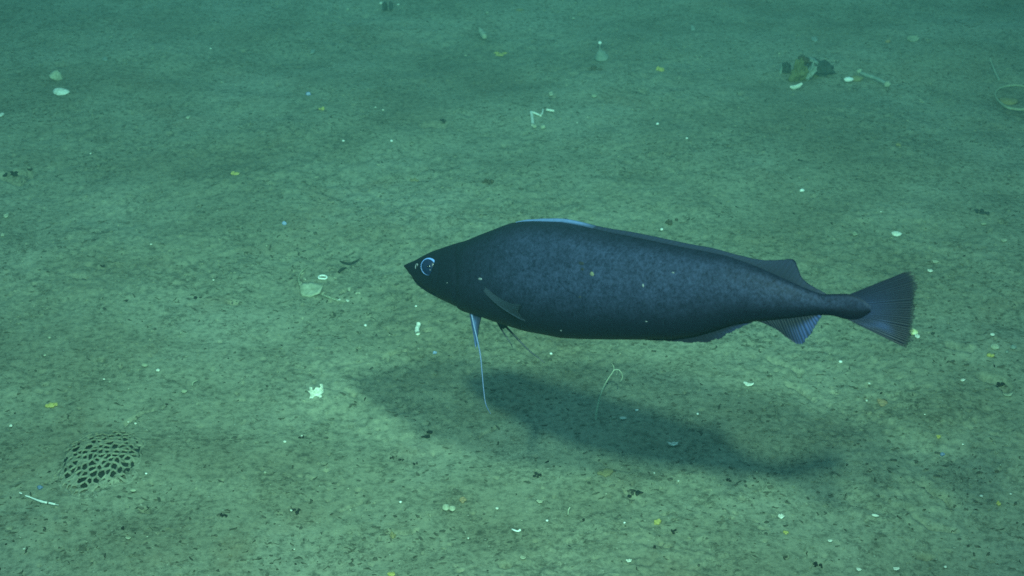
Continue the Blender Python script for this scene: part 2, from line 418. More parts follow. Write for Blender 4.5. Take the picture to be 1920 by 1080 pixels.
def build_fish():
    top = [(758, 497.5), (764, 494), (779, 488), (809, 472), (851, 457.5), (879, 449.5), (904, 439), (934, 427.5), (957, 418.5), (979, 415), (1000, 414), (1055, 416), (1097, 424), (1133, 433), (1180, 442), (1236, 454), (1278, 463), (1319, 471), (1360, 480), (1400, 494), (1422, 503), (1471, 526), (1502, 541), (1535, 554), (1582, 553.5), (1604, 559), (1615, 566), (1624, 579)]
    bot = [(758, 500), (764, 505), (773, 514), (786, 529), (793, 537), (815, 550), (832, 558), (848, 565), (873, 576), (882, 584), (907, 590.5), (945, 604), (998, 620.5), (1028, 626), (1064, 633), (1111, 635), (1200, 636), (1236, 634), (1264, 635), (1306, 630), (1345, 619), (1375, 609), (1404, 604.5), (1440, 601), (1480, 597.5), (1524, 592.5), (1553, 594), (1582, 603), (1604, 603), (1615, 598), (1624, 587)]
    T = np.array([FL(*p) for p in top]); B = np.array([FL(*p) for p in bot])
    x0 = min(T[0, 0], B[0, 0]); x1 = (T[-1, 0] + B[-1, 0]) / 2
    NS = 230; t = np.linspace(0, 1, NS); xs = x0 + (x1 - x0) * (t ** 1.25 * .25 + t * .75)
    zt = ipl(T.tolist(), xs); zb = ipl(B.tolist(), xs); zt = smooth1(zt, 2); zb = smooth1(zb, 2)
    L = x1 - x0; fr = (xs - x0) / L
    wt = [(0, .0), (.01, .0032), (.03, .0085), (.07, .0165), (.12, .0235), (.2, .031), (.3, .0345), (.42, .034), (.55, .029), (.7, .020), (.82, .0115), (.88, .0066), (.93, .0042), (.97, .0022), (1, .0016)]
    w = np.interp(fr, [a for a, b in wt], [b for a, b in wt]); w = smooth1(w, 4); w[0] = .0004
    NR = 64; V = np.zeros((NS, NR, 3)); sc = np.zeros((NS, NR))
    gx, gzb = FL(893, 520); mx0, mz0 = FL(775, 513); mx1, mz1 = FL(828, 545)
    for k in range(NR):
        a = 2 * math.pi * k / NR; ca, sa = math.cos(a), math.sin(a)
        zz = (zt + zb) / 2 + (zt - zb) / 2 * sa
        e = .88; yw = w * np.sign(ca) * abs(ca) ** e * (1 - .12 * sa)
        # gill cover edge: a soft step running down behind the head
        for gpts, dep, wd in (([(868, 458), (886, 485), (893, 520), (888, 555), (872, 574)], .0020, .0015), ([(776, 514), (796, 526), (818, 538), (838, 547)], .0022, .0009), ([(842, 470), (850, 500), (848, 530), (838, 545)], .0007, .0020)):
            if abs(ca) > .12:
                P = np.array([FL(*g) for g in gpts])
                d = np.full(NS, 9.0)
                for q in range(len(P) - 1):
                    ab = P[q + 1] - P[q]; tt = np.clip(((xs - P[q, 0]) * ab[0] + (zz - P[q, 1]) * ab[1]) / (ab @ ab), 0, 1)
                    d = np.minimum(d, np.hypot(xs - P[q, 0] - tt * ab[0], zz - P[q, 1] - tt * ab[1]))
                yw = yw - np.sign(ca) * dep * np.exp(-(d / wd) ** 2) * np.minimum(1, w / .012)
        V[:, k, 0] = xs; V[:, k, 1] = yw; V[:, k, 2] = zz
        sf = smooth(.14, .42, fr) * smooth(-.75, .25, sa + 0 * fr - .25 * (fr - .5)) * (1 - .75 * smooth(.70, .97, sa + 0 * fr)) + .10 - .25 * smooth(.86, .99, fr)  # paler scaled mid flank, with part of the lamp highlight in its colour
        sc[:, k] = np.clip(sf, 0, 1)
    # gentle swimming curve of the tail
    V[:, :, 1] += bendy(V[:, :, 0])
    i = np.arange(NS - 1)[:, None] * NR + np.arange(NR)[None, :]; j = np.arange(NS - 1)[:, None] * NR + (np.arange(NR)[None, :] + 1) % NR
    Q = np.stack([i.ravel(), j.ravel(), (j + NR).ravel(), (i + NR).ravel()], 1)
    if SGN < 0: Q = Q[:, ::-1]
    Vv = V.reshape(-1, 3); o = np_mesh('body', Vv, Q, SKIN, root)
    at_ = o.data.color_attributes.new('scaly_lit', 'FLOAT_COLOR', 'POINT'); c = np.ones((len(Vv), 4), np.float32); c[:, :3] = sc.reshape(-1, 1); at_.data.foreach_set('color', c.ravel())
    return xs, zt, zb, w
X1 = FL(1700, 582)[0]
def bendy(x): return .012 * np.clip((x - .45 * X1) / (.55 * X1), 0, None) ** 2 - .0
BX, BT, BB, BW = build_fish()
def surf(x, z):
    "half width of the body at a place on its flank"
    zt = np.interp(x, BX, BT); zb = np.interp(x, BX, BB); w = np.interp(x, BX, BW); s = (z - (zt + zb) / 2) / ((zt - zb) / 2 + 1e-9)
    s = max(-.98, min(.98, s)); return w * math.sqrt(1 - s * s) ** .88 * (1 - .12 * s)
def fin(name, base, edge, m, mid=None, y0=0, nu=90, nv=22, rays=24, th=.0016, ray_h=.0007, fray=.02, tint=None, alpha=None, ripple=.0, yedge=0, follow=True, parent=None, sharp=0, rc=.95):
    par = parent or root
    def rs(pts, n):
        return [ (p.x, p.y) for p in resample([Vector((a, b, 0)) for a, b in pts], n)]
    Bp = rs([FL(*p, y0) for p in base], nu); Ep = rs([FL(*p, y0) for p in edge], nu); Mp = rs([FL(*p, y0) for p in mid], nu) if mid else None
    rr = random.Random(len(name) * 13 + nu); rf = [rr.uniform(-1.4, 1) for _ in range(rays + 2)]
    V = []; C = []
    for side in (1, -1):
        for i in range(nu):
            u = i / (nu - 1); ph = (u + .006 * math.sin(23 * u) + .004 * math.sin(57 * u)) * rays; fr_ = rf[int(ph)] * fray; cr = abs(math.cos(math.pi * ph))
            for j in range(nv):
                v = j / (nv - 1) * (1 + (fr_ + fray * .6 * (cr - .6)))
                if Mp: 
                    a_, b_, c_ = (1 - v) ** 2, 2 * v * (1 - v), v * v
                    # mid lies ON the curve at one half
                    mx = 2 * Mp[i][0] - .5 * (Bp[i][0] + Ep[i][0]); mz = 2 * Mp[i][1] - .5 * (Bp[i][1] + Ep[i][1])
                    x = a_ * Bp[i][0] + b_ * mx + c_ * Ep[i][0]; z = a_ * Bp[i][1] + b_ * mz + c_ * Ep[i][1]
                else: x = Bp[i][0] * (1 - v) + Ep[i][0] * v; z = Bp[i][1] * (1 - v) + Ep[i][1] * v
                t = th * (1 - .75 * v) * (1 - sharp * abs(2 * u - 1) ** 6) / 2 + ray_h * cr ** 2 * (1 - .6 * v) * .5 * min(1, 5 * v)
                y = y0 + yedge * v + ripple * math.sin(u * 9 + 2 * v) * v + (bendy(np.array(x)) if follow else 0)
                V.append((x, float(y) + side * t, z)); C.append(((tint(u, v) if tint else 0) * (1.2 - rc + rc * cr ** 2), alpha(u, v) * (1 - .5 * cr) if alpha else 0, 0, 1))
    Q = []
    for s in (0, 1):
        o = s * nu * nv
        for i in range(nu - 1):
            for j in range(nv - 1):
                q = (o + i * nv + j, o + (i + 1) * nv + j, o + (i + 1) * nv + j + 1, o + i * nv + j + 1); Q.append(q if s else q[::-1])
    H_ = nu * nv; edge_idx = [(i * nv + nv - 1, (i + 1) * nv + nv - 1) for i in range(nu - 1)] + [((i + 1) * nv, i * nv) for i in range(nu - 1)] + [(j + 1, j) for j in range(nv - 1)][::-1] + [((nu - 1) * nv + j, (nu - 1) * nv + j + 1) for j in range(nv - 1)]
    for a, b in edge_idx: Q.append((a, b, b + H_, a + H_))
    o = np_mesh(name, V, Q, m, par); at_ = o.data.color_attributes.new('tint', 'FLOAT_COLOR', 'POINT'); at_.data.foreach_set('color', np.clip(np.array(C, np.float32), 0, 1).ravel())
    return o
def fil(name, pts, rad_px, m, y0=0, y1=None, tint=.8, parent=None, n=28):
    y1 = y0 if y1 is None else y1; P = []
    for k, p in enumerate(pts):
        y = y0 + (y1 - y0) * k / (len(pts) - 1); a, b = FL(*p, y); P.append(Vector((a, y, b)))
    P = resample(P, n); px = 1.52 / F; rd = [px * np.interp(k / (n - 1), np.linspace(0, 1, len(rad_px)), rad_px) for k in range(n)]
    V, Q = tube(P, rd, 8); o = np_mesh(name, V, Q, m, parent or root)
    at_ = o.data.color_attributes.new('tint', 'FLOAT_COLOR', 'POINT'); at_.data.foreach_set('color', np.tile(np.array([tint, 0, 0, 1], np.float32), len(V))); return o
def bell(a, b, s): return math.exp(-((a - b) / s) ** 2)
d1 = fin('first_dorsal_fin', rc=0, base=[(962, 420), (990, 418), (1030, 418), (1070, 420), (1112, 428)], edge=[(968, 416), (992, 411.5), (1030, 409.5), (1068, 411.5), (1118, 423)], m=PALEFIN, rays=6, nu=80, nv=8, th=.0022, ray_h=.0003, fray=.05, tint=lambda u, v: .15 + .85 * smooth(.1, .7, v) * (1 - smooth(.75, 1, u)), y0=0)
d1['label'] = 'first dorsal fin folded flat with a pale blue edge'
fin('second_dorsal_fin', [(1100, 430), (1133, 439), (1180, 448), (1236, 460), (1278, 469), (1319, 477), (1360, 486), (1400, 499), (1422, 508), (1471, 531), (1502, 546), (1535, 557)],
    [(1108, 421), (1145, 428.5), (1196, 437), (1252, 449), (1294, 458), (1335, 466), (1378, 478), (1420, 488), (1455, 489), (1483, 489.5), (1500, 526), (1543, 554)], FIN, rays=52, nu=208, nv=14, th=.0018, ray_h=.0004, fray=.012, rc=.5, tint=lambda u, v: .05 + .10 * v)
fin('first_anal_fin', [(1195, 631), (1230, 629), (1264, 626), (1300, 619), (1335, 612), (1365, 606), (1392, 601)],
    [(1207, 637), (1245, 639.5), (1285, 642), (1322, 641), (1350, 633), (1380, 618), (1408, 605)], FIN, rays=30, nu=150, nv=10, th=.0018, ray_h=.0004, rc=.5, fray=.07, tint=lambda u, v: .0 + .30 * smooth(.55, .9, u) * smooth(.4, 1, v), alpha=lambda u, v: .5 * smooth(.7, 1, v) * smooth(.6, .9, u))
fin('second_anal_fin', [(1410, 601), (1440, 597), (1465, 594), (1490, 592), (1515, 590), (1528, 589)],
    [(1422, 605), (1450, 619), (1476, 640), (1494, 648), (1514, 627), (1534, 594)], FIN, rays=22, nu=120, nv=16, th=.0018, ray_h=.0008, fray=.03, tint=lambda u, v: (.02 + .9 * smooth(.35, .75, u) * smooth(.25, .6, v)), alpha=lambda u, v: .75 * smooth(.75, 1, v) * smooth(.6, .85, u))  # blue towards the rear is a reflection put into the tint
fin('tail_fin', [(1578, 557), (1592, 564), (1602, 571), (1606, 581), (1602, 590), (1592, 597), (1577, 600)],
    [(1689, 512), (1701, 522), (1705, 545), (1702, 580), (1699, 612), (1697, 640), (1686, 657)], FIN, rays=34, nu=204, nv=26, th=.0015, ray_h=.0016, fray=.025,
    tint=lambda u, v: .06 + .32 * bell(u, .5, .35) * (1 - smooth(.15, .85, v)) + .85 * bell(u, .86 + .05 * math.sin(v * 9), .09) * smooth(.12, .4, v) * (1 - smooth(.5, .82, v)) * (.6 + .4 * math.sin(u * 210 + 9 * v)), alpha=lambda u, v: .8 * smooth(.88, 1, v) + .12 * smooth(.5, .9, v), sharp=.7)  # blue patch on the lower lobe is reflected light painted as tint
yp = SGN * (surf(*FL(905, 536, 0)) + .001)
pf = fin('pectoral_fin', [(903, 530), (905, 535), (904, 541)], [(988, 567), (984, 582), (997, 599)], PECT, mid=[(947, 560), (941, 566), (943, 572)], y0=yp, nu=60, nv=26, rays=9, th=.0012, ray_h=.0008, fray=.02, yedge=SGN * .010, follow=False, tint=lambda u, v: .25 + .65 * smooth(.75, 1, u) * smooth(.2, .6, v), alpha=lambda u, v: .62 * smooth(.3, .8, v) * (1 - smooth(.8, 1, u)))
pf['label'] = 'thin grey pectoral fin held back along the flank'
# the same fin on the far flank
fin('pectoral_fin', [(903, 530), (905, 535), (904, 541)], [(988, 567), (984, 582), (997, 599)], PECT, mid=[(947, 560), (941, 566), (943, 572)], y0=-yp, nu=60, nv=16, rays=9, th=.0012, ray_h=.0008, fray=.02, yedge=-SGN * .010, follow=False)
# pelvic fins: small blade and long trailing ray
pv = fin('pelvic_fin', [(880, 581), (888, 584), (896, 587), (903, 588)], [(889, 634), (892, 648), (895, 640), (897, 618)], PALEFIN, y0=SGN * .012, nu=40, nv=20, rays=5, rc=.3, th=.0016, ray_h=.0008, fray=.05, follow=False, tint=lambda u, v: .02 + 1.0 * bell(u, .35, .22) * smooth(.12, .4, v), alpha=lambda u, v: .5 * smooth(.6, 1, u) * smooth(.3, .8, v))
pv['label'] = 'near pelvic fin with a long pale blue trailing ray'
fil('fin_ray', [(884, 588), (889, 612), (896, 642), (901, 668), (904, 700), (907, 732), (911, 758), (920, 776)], [2.3, 2.0, 1.6, 1.3, 1.2, 1.1, .9, .4], PALEFIN, SGN * .0125, SGN * .03, .9, pv, 40)
fil('fin_ray', [(885, 590), (888, 620), (890, 642), (892, 656)], [1.6, 1.2, .9, .3], PALEFIN, SGN * .012, SGN * .012, .5, pv, 16)
pv2 = fin('pelvic_fin', [(926, 590), (934, 594), (944, 598)], [(938, 612), (944, 616), (952, 614)], FIN, y0=-SGN * .010, nu=24, nv=8, rays=4, th=.0016, fray=.05, follow=False)
fil('fin_ray', [(936, 598), (951, 615), (972, 637), (993, 658), (1012, 673), (1022, 681)], [2.2, 2.0, 1.7, 1.4, 1.1, .6], DARKRAY, -SGN * .010, -SGN * .020, .2, pv2, 30)
fil('fin_ray', [(929, 596), (936, 610), (947, 628), (957, 643), (961, 652)], [2.0, 1.8, 1.4, 1.0, .5], DARKRAY, -SGN * .010, -SGN * .018, .2, pv2, 24)
fil('chin_barbel', [(789, 531), (789.5, 537), (791, 542)], [1.5, 1.1, .4], DARKRAY, 0, 0, .2, None, 10)
# eyes
EYE, _nt, _b = mat('eye_lens'); setp(_b, (.002, .006, .028), .18, .5)
EYE_SHINE, _nt, _b = mat('eye_shine_blue'); setp(_b, (.085, .16, .42), .35, .3)  # bright reflection on the eye, painted as a blue base colour
NOST_GLINT = simple('nostril_fleck_glint', (.06, .07, .085), (.11, .13, .16), 300)
def eye(side):
    cx, cz = FL(809.5, 499, 0)
    s = side * SGN; w0 = surf(cx, cz); cx, cz = FL(809.5, 499, SGN * w0); w0 = surf(cx, cz)
    re = 16.2 * 1.585 / F
    # local tangent of the flank so the disc follows the head
    dw = (surf(cx + .006, cz) - surf(cx - .006, cz)) / .012; dz = (surf(cx, cz + .006) - surf(cx, cz - .006)) / .012
    nrm = Vector((-dw * .35, 1, -dz * .5)).normalized(); nrm = Vector((nrm.x, nrm.y * s, nrm.z)); cw = (Vector((CL.x, s * abs(CL.y), CL.z)) - Vector((cx, s * w0, cz))).normalized(); nrm = (nrm * .45 + cw * .55).normalized(); c = Vector((cx, s * w0, cz))
    ux = Vector((1, 0, 0)); ux = (ux - nrm * ux.dot(nrm)).normalized(); uz = nrm.cross(ux); uz = -uz if uz.z < 0 else uz
    hgt = .42 * re
    def pt(r, a, lift=0): return c + ux * (r * math.cos(a)) + uz * (r * math.sin(a)) + nrm * (hgt * math.sqrt(max(0, 1 - (r / (re * 1.04)) ** 2)) + .0002 + lift)
    V = [pt(0, 0)]; Q = []; NA = 48; NRr = 12
    for i in range(1, NRr + 1):
        for k in range(NA): V.append(pt(re * math.sin(i / NRr * math.pi / 2), 2 * math.pi * k / NA))
    for k in range(NA): V.append(Vector(V[1 + (NRr - 1) * NA + k]) - nrm * .0075)
    T = [(0, 1 + k, 1 + (k + 1) % NA) for k in range(NA)]
    for i in range(NRr):
        for k in range(NA):
            a = 1 + i * NA + k; b = 1 + i * NA + (k + 1) % NA; Q.append((a, b, b + NA, a + NA))
    e = mesh_obj('eye', V, T + Q, EYE, root)
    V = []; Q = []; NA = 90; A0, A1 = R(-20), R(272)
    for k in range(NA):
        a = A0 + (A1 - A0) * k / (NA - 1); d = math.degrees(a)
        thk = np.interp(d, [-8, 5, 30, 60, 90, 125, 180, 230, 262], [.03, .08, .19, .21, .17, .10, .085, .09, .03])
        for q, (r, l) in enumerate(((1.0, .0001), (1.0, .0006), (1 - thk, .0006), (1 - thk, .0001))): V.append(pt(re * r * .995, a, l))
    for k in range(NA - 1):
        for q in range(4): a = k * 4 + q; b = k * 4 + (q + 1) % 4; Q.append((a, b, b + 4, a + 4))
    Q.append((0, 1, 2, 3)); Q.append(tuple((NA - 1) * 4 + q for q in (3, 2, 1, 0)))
    mesh_obj('eye_shine', V, Q, EYE_SHINE, e)  # crescent of reflected light modelled as a raised band
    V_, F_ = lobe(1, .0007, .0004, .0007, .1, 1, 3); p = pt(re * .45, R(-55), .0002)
    np_mesh('eye_glint', V_ + np.array(p), F_, NOST_GLINT, e)  # small solid bead standing in for a glint of light
    nx, nz = FL(784.5, 498.5, SGN * .009); yn = s * (surf(nx, nz) + .0001)
    P = [Vector((nx + .0014 * math.cos(t) + .0008 * math.sin(t), yn, nz + .0024 * math.sin(t))) for t in np.linspace(0, 2 * math.pi, 17)]
    V, Q = tube(P, .0006, 6, False); np_mesh('nostril', V, Q, NOST_GLINT, root)
eye(1); eye(-1)
# pale speck in front of the pectoral fin, and scars on the flank
def speck(px, py, rx, rz, m, name):
    x, z = FL(px, py, SGN * .03); w_ = surf(x, z); x, z = FL(px, py, SGN * w_); w_ = surf(x, z); k = 1.5 / F
    V, F_ = lobe(2, rx * k, .0005, rz * k, .3, 2, px); np_mesh(name, V + np.array((x, SGN * w_ + float(bendy(np.array(x))), z)), F_, m, root)
SCAR = simple('flank_scar', (.003, .004, .01), (.006, .009, .018), 200)
FLECK = simple('flank_fleck', (.06, .07, .05), (.09, .10, .08), 200)
speck(900.5, 523, 5.0, 2.2, NOST_GLINT, 'pale_fleck'); speck(1090, 494, 6, 3.6, SCAR, 'scar'); speck(1092, 505, 3.5, 3, SCAR, 'scar')
speck(1110, 514, 4.5, 4.5, FLECK, 'pale_fleck'); speck(1206, 535.5, 2, 3, NOST_GLINT, 'pale_fleck'); speck(1087, 557, 2.6, 2.2, SCAR, 'scar'); speck(1263, 511, 2.5, 1.5, NOST_GLINT, 'pale_fleck')
speck(1211, 603, 2.6, 1.0, NOST_GLINT, 'pale_fleck'); speck(1051, 620, 1.8, 1.4, NOST_GLINT, 'pale_fleck'); speck(838, 530.5, 1.2, 1.2, NOST_GLINT, 'pale_fleck')

# ------------------------------------------------------------------ things on the seabed
def put(o, px, py, up=0, rz=0, rx=0, ry=0):
    o.location = at(px, py, up); o.rotation_euler = (rx, ry, rz); return o
def thing(name, V, Fc, m, px, py, label, cat, up=0, rz=0, rx=0, ry=0, group=None, smooth_=True):
    return tag(put(np_mesh(name, V, Fc, m, None, smooth_), px, py, up, rz, rx, ry), label, cat, group)

# perforated mound: sediment-coloured lattice over a dark core
def mound():
    px, py = 192, 857; c = at(px, py)
    e = empty('reticulated_mound', c, 'round pitted mound, a honeycomb of dark holes at the lower left', 'xenophyophore')
    rx, ry, h = .060, .086, .012; N = 210
    g = np.linspace(-1.25, 1.25, N); U, Vv = np.meshgrid(g, g); x = U * rx; y = Vv * ry; rr = np.hypot(U, Vv) + .34 * fbm(x, y, .05, 90, 3)
    hz = h * np.clip(1 - rr ** 2, 0, 1) ** .7
    wx = x + .004 * vn(x, y, .012, 95); wy = y + .004 * vn(x, y, .012, 96)
    # cellular pattern
    pts = []; r_ = random.Random(4); cs = .0098
    for i in range(-12, 13):
        for j in range(-12, 13):
            pts.append(((i + (j % 2) * .5 + r_.uniform(-.42, .42)) * cs, (j + r_.uniform(-.42, .42)) * cs * 1.35, r_.uniform(.45, 1.5), r_.random()))
    F1 = np.full(x.shape, 9.); F2 = np.full(x.shape, 9.); ID = np.zeros(x.shape, int)
    for k, (a, b, s, q) in enumerate(pts):
        d = np.hypot(wx - a, (wy - b) / 1.35) - .0012 * s
        nb = d < F1; F2 = np.where(nb, F1, np.minimum(F2, d)); ID = np.where(nb, k, ID); F1 = np.where(nb, d, F1)
    openq = np.array([p[3] for p in pts])[ID]; size = np.array([p[2] for p in pts])[ID]
    gap = F2 - F1
    hole = (gap > .0012 + .0009 * (1.5 - size)) & (F1 < .0047 * (.55 + .45 * size)) & (openq > .08) & (rr < .98 + .3 * (openq - .5))
    gx_ = ground_many((c.x + x).ravel(), (c.y + y).ravel()).reshape(x.shape) - c.z
    z = gx_ + .0008 + hz - .001 * smooth(0, .003, gap) + .0006 * fbm(x, y, .006, 99, 3)
    z = np.where(rr > 1.02, gx_ - .004 * smooth(1.02, 1.2, rr) + .001, z)
    keep = ~(hole[:-1, :-1] & hole[1:, 1:] & hole[:-1, 1:] & hole[1:, :-1]) & (rr[:-1, :-1] < 1.12)
    top = np.stack([x.ravel(), y.ravel(), z.ravel()], 1); bt = top.copy(); bt[:, 2] -= .0025; n = N * N
    I, J = np.nonzero(keep); a = I * N + J; Qt = np.stack([a, a + 1, a + N + 1, a + N], 1); Qs = [Qt, Qt[:, ::-1] + n]
    K = np.zeros((N + 1, N + 1), bool); K[1:N, 1:N] = keep
    for di, dj, va, vb in ((-1, 0, 0, 1), (1, 0, N + 1, N), (0, -1, N, 0), (0, 1, 1, N + 1)):
        nbk = K[1 + di:N + di, 1 + dj:N + dj] & True
        I, J = np.nonzero(keep & ~nbk); a = I * N + J
        Qs.append(np.stack([a + va, a + vb, a + vb + n, a + va + n], 1)[:, ::-1])
    o = np_mesh('lattice', np.concatenate([top, bt]), np.concatenate(Qs), SED, e)
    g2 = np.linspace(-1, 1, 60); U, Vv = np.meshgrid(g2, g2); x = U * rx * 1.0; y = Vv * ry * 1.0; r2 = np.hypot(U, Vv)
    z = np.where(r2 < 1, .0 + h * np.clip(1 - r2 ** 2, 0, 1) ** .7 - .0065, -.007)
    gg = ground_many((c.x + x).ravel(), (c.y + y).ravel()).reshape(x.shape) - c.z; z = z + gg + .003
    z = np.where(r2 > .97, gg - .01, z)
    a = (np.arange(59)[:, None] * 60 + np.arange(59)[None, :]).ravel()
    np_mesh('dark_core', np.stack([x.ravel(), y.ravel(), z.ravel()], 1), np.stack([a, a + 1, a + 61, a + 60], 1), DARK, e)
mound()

def path_tube(name, pts, rad_px, m, label, cat, n=24, seg=8, parent=None, ups=None, group=None, wob=0):
    W_ = [at(p[0], p[1], (p[2] if len(p) > 2 else .002)) if len(p) < 4 else None for p in pts]
    k = mpp(pts[0][0], pts[0][1]); c = W_[0].copy()
    P = resample([p - c for p in W_], n); rd = [k * np.interp(i / (n - 1), np.linspace(0, 1, len(rad_px)), rad_px) * (1 + wob * math.sin(i * 2.1)) for i in range(n)]
    V, Q = tube(P, rd, seg); o = np_mesh(name, V, Q, m, parent)
    if parent is None: o.location = c; tag(o, label, cat, group)
    return o, c
def stand_tube(name, pts, rad_px, m, label, cat, n=30, parent=None, base=None):
    "a thing that stands up from the seabed: its foot is on the ground, the rest in the upright plane through the foot"
    b = at(*pts[0]); P = []
    for p in pts:
        d = ray(*p); t = (b.y - 0) / d.y; q = CAM + d * t; P.append(q - b)
    k = mpp(*pts[0]); P = resample(P, n); rd = [k * np.interp(i / (n - 1), np.linspace(0, 1, len(rad_px)), rad_px) for i in range(n)]
    V, Q = tube(P, rd, 8); o = np_mesh(name, V, Q, m, parent)
    if parent is None: o.location = b; tag(o, label, cat)
    else: o.location = b - base
    return o, b
# white jointed stick, lower left
e = empty('jointed_tube', at(78, 939), 'thin white jointed tube lying on sediment at the far lower left', 'worm tube'); c0 = e.location.copy()
for pts, rd in (([(37, 924), (41, 925.5)], [1.3, 1.4]), ([(48, 929.5), (56, 932)], [1.2, 1.6, 1.5]), ([(57, 932.5), (68, 937), (80, 941), (88, 942.5)], [1.1, 1.7, 2.2, 1.9]), ([(92, 943), (103, 945.5)], [1.9, 2.1, 1.8]), ([(104, 945.8), (110, 947)], [.6, .4])):
    V_ = [at(*p, .004) - c0 for p in pts]; k = mpp(*pts[0]); P = resample(V_, 10); V, Q = tube(P, [k * np.interp(i / 9, np.linspace(0, 1, len(rd)), rd) for i in range(10)], 8); np_mesh('segment', V, Q, BRIGHT, e)
# sea whip standing in the fish's shadow
e = empty('sea_whip', at(1117, 786), 'slender pale sea whip rising in the fish shadow, its tip curled over', 'sea whip'); b0 = e.location.copy()
stand_tube('stem', [(1117, 786), (1118, 775), (1122, 755), (1130, 730), (1138, 714), (1146, 702), (1151, 694)], [1.9, 1.9, 1.8, 1.7, 1.5, 1.3, 1.1], STALK, '', '', 34, e, b0)
def whip(pts, rd):
    P = []
    for p in pts: d = ray(*p); P.append(CAM + d * (b0.y / d.y) - b0)
    k = mpp(1117, 786); P = resample(P, 18); V, Q = tube(P, [k * np.interp(i / 17, np.linspace(0, 1, len(rd)), rd) for i in range(18)], 6); np_mesh('branch', V, Q, STALK, e)
whip([(1151, 694), (1150.5, 687), (1147, 681)], [1.1, .9, .5]); whip([(1151, 694), (1159, 693), (1165, 699), (1167, 708), (1163, 715)], [1.0, 1.1, 1.0, .5]); whip([(1156, 693.5), (1157, 698), (1156, 704)], [.6, .5, .3])
# crumpled white shell
def crumple(px, py, label):
    e = empty('crumpled_shell', at(px, py), label, 'shell'); k = mpp(px, py)
    for q, (dx, dz, L, w_, rx, ry, rz) in enumerate(((0, 4, 27, 17, .9, 0, .1), (-10, 9, 9, 14, 1.2, .3, .9), (11, 10, 9, 15, 1.25, -.3, -.5), (-1, 1, 22, 9, .4, .1, -.1), (2, 7, 16, 6, 1.3, 0, .2))):
        V, Q = plate(L * k, w_ * k * 1.2, .0012, .6, seed=q + 3, rag=.35); o = np_mesh('shell_flake', V, Q, WHITE, e, False); o.location = (dx * k, (q % 3) * .002, dz * k); o.rotation_euler = (rx, ry, rz)
crumple(593, 741, 'crumpled white shell fragment with two upturned corners, below and left of the fish')
# short white tube left of pelvic fin
path_tube('white_tube', [(783.5, 625, .004), (781.5, 618, .006), (784, 611, .008), (785, 606, .010)], [4.6, 4.2, 4.0, 4.4], WHITE, 'short thick white tube standing between the fish snout and its pelvic fin', 'worm tube', 16, 10, wob=.08)
# bleached ring with shell remains, left of the snout
path = [(594 + 0, 520)]
ringp = [(605 + 8 * math.cos(t), 520 + 3.4 * math.sin(t), .003) for t in np.linspace(0, 2 * math.pi, 14)]
path_tube('shell_ring', ringp, [1.5, 1.9, 1.4, 1.8, 1.5], BRIGHT, 'small bright white oval ring lying left of the fish snout', 'shell ring', 40, 8)
V, Q = valve(.0175 * 1.0, .021, .004, seed=2); k = mpp(585, 543)
thing('broken_plate', *plate(40 * k, 46 * k, .0030, .22, seed=12, rag=.22), simple('silted_plate', (.27, .30, .21), (.50, .52, .40), 90), 584, 543, 'pale silted half moon plate at the lower left of the shell arc', 'shell', .0035, -.3, .22)
path_tube('broken_shell', [(579, 500, .002), (570, 505, .004), (562, 514, .004), (560, 524, .004), (563, 535, .004), (568, 543, .004)], [.8, 1.6, 2.2, 1.4, 2.4, 1.0], DUST, 'faint silted curved rim bounding the broken shell arc on its left', 'shell', 40, 6, wob=.35)
path_tube('broken_shell', [(600, 551, .002), (615, 557, .003), (632, 563, .003), (648, 566, .002)], [.8, 2.0, 1.2, .6], DUST, 'faint silted rim along the bottom of the broken shell arc', 'shell', 40, 6, wob=.4)
arc = [(566, 513, 7, 'uppermost pale crumb on the left end of the broken shell arc'), (572, 524, 8, 'pale chunky crumb just inside the left end of the shell arc'), (564, 531, 7, 'pale crumb resting against the upper rim of the silted plate'),
       (606, 549, 8, 'first pale crumb right of the silted half moon plate'), (613, 556, 9, 'double pale crumb in the middle of the broken shell arc'), (634, 563, 8, 'bright split crumb near the lower right of the shell arc'),
       (652, 565, 7, 'rounded white crumb at the lower right end of the shell arc'), (673, 549, 9, 'flat pale sliver ending the shell arc on the right'), (655, 541, 10, 'dull silted crumb inside the right end of the shell arc'), (627, 521, 6, 'small pale crumb just right of the bright oval ring')]
for i, (px, py, s, lb) in enumerate(arc):
    k = mpp(px, py); V, Fc = merge([lobe(1, s * .45 * k, s * .35 * k, s * .22 * k, .5, 1.7, i), lobe(1, s * .3 * k, s * .3 * k, s * .2 * k, .5, 1.7, i + 30, (s * .4 * k, s * .3 * k, 0))])
    thing('shell_crumb', V, Fc, PALE if i not in (5, 6) else WHITE, px, py, lb, 'shell crumb', .001, i * 1.3, group='crumbs of a broken shell arc left of the fish')
V, Fc = plate(30 * k, 9 * k, .002, .5, seed=5, rag=.3)
# dark curled strips
for pts, rd, lb in (([(637, 489, .004), (645, 492.5, .007), (655, 494, .008), (665, 491, .009), (675, 485, .012)], [.6, 1.8, 2.2, 2.0, .6], 'thin dark curled strip like a gull wing, left of the fish snout'),
                    ([(635, 511, .002), (640, 505, .004), (650, 502, .004)], [2.6, 2.6, .8], 'short dark curved scrap just below the curled strip')):
    path_tube('dark_scrap', pts, rd, DARK, lb, 'debris', 22, 8)
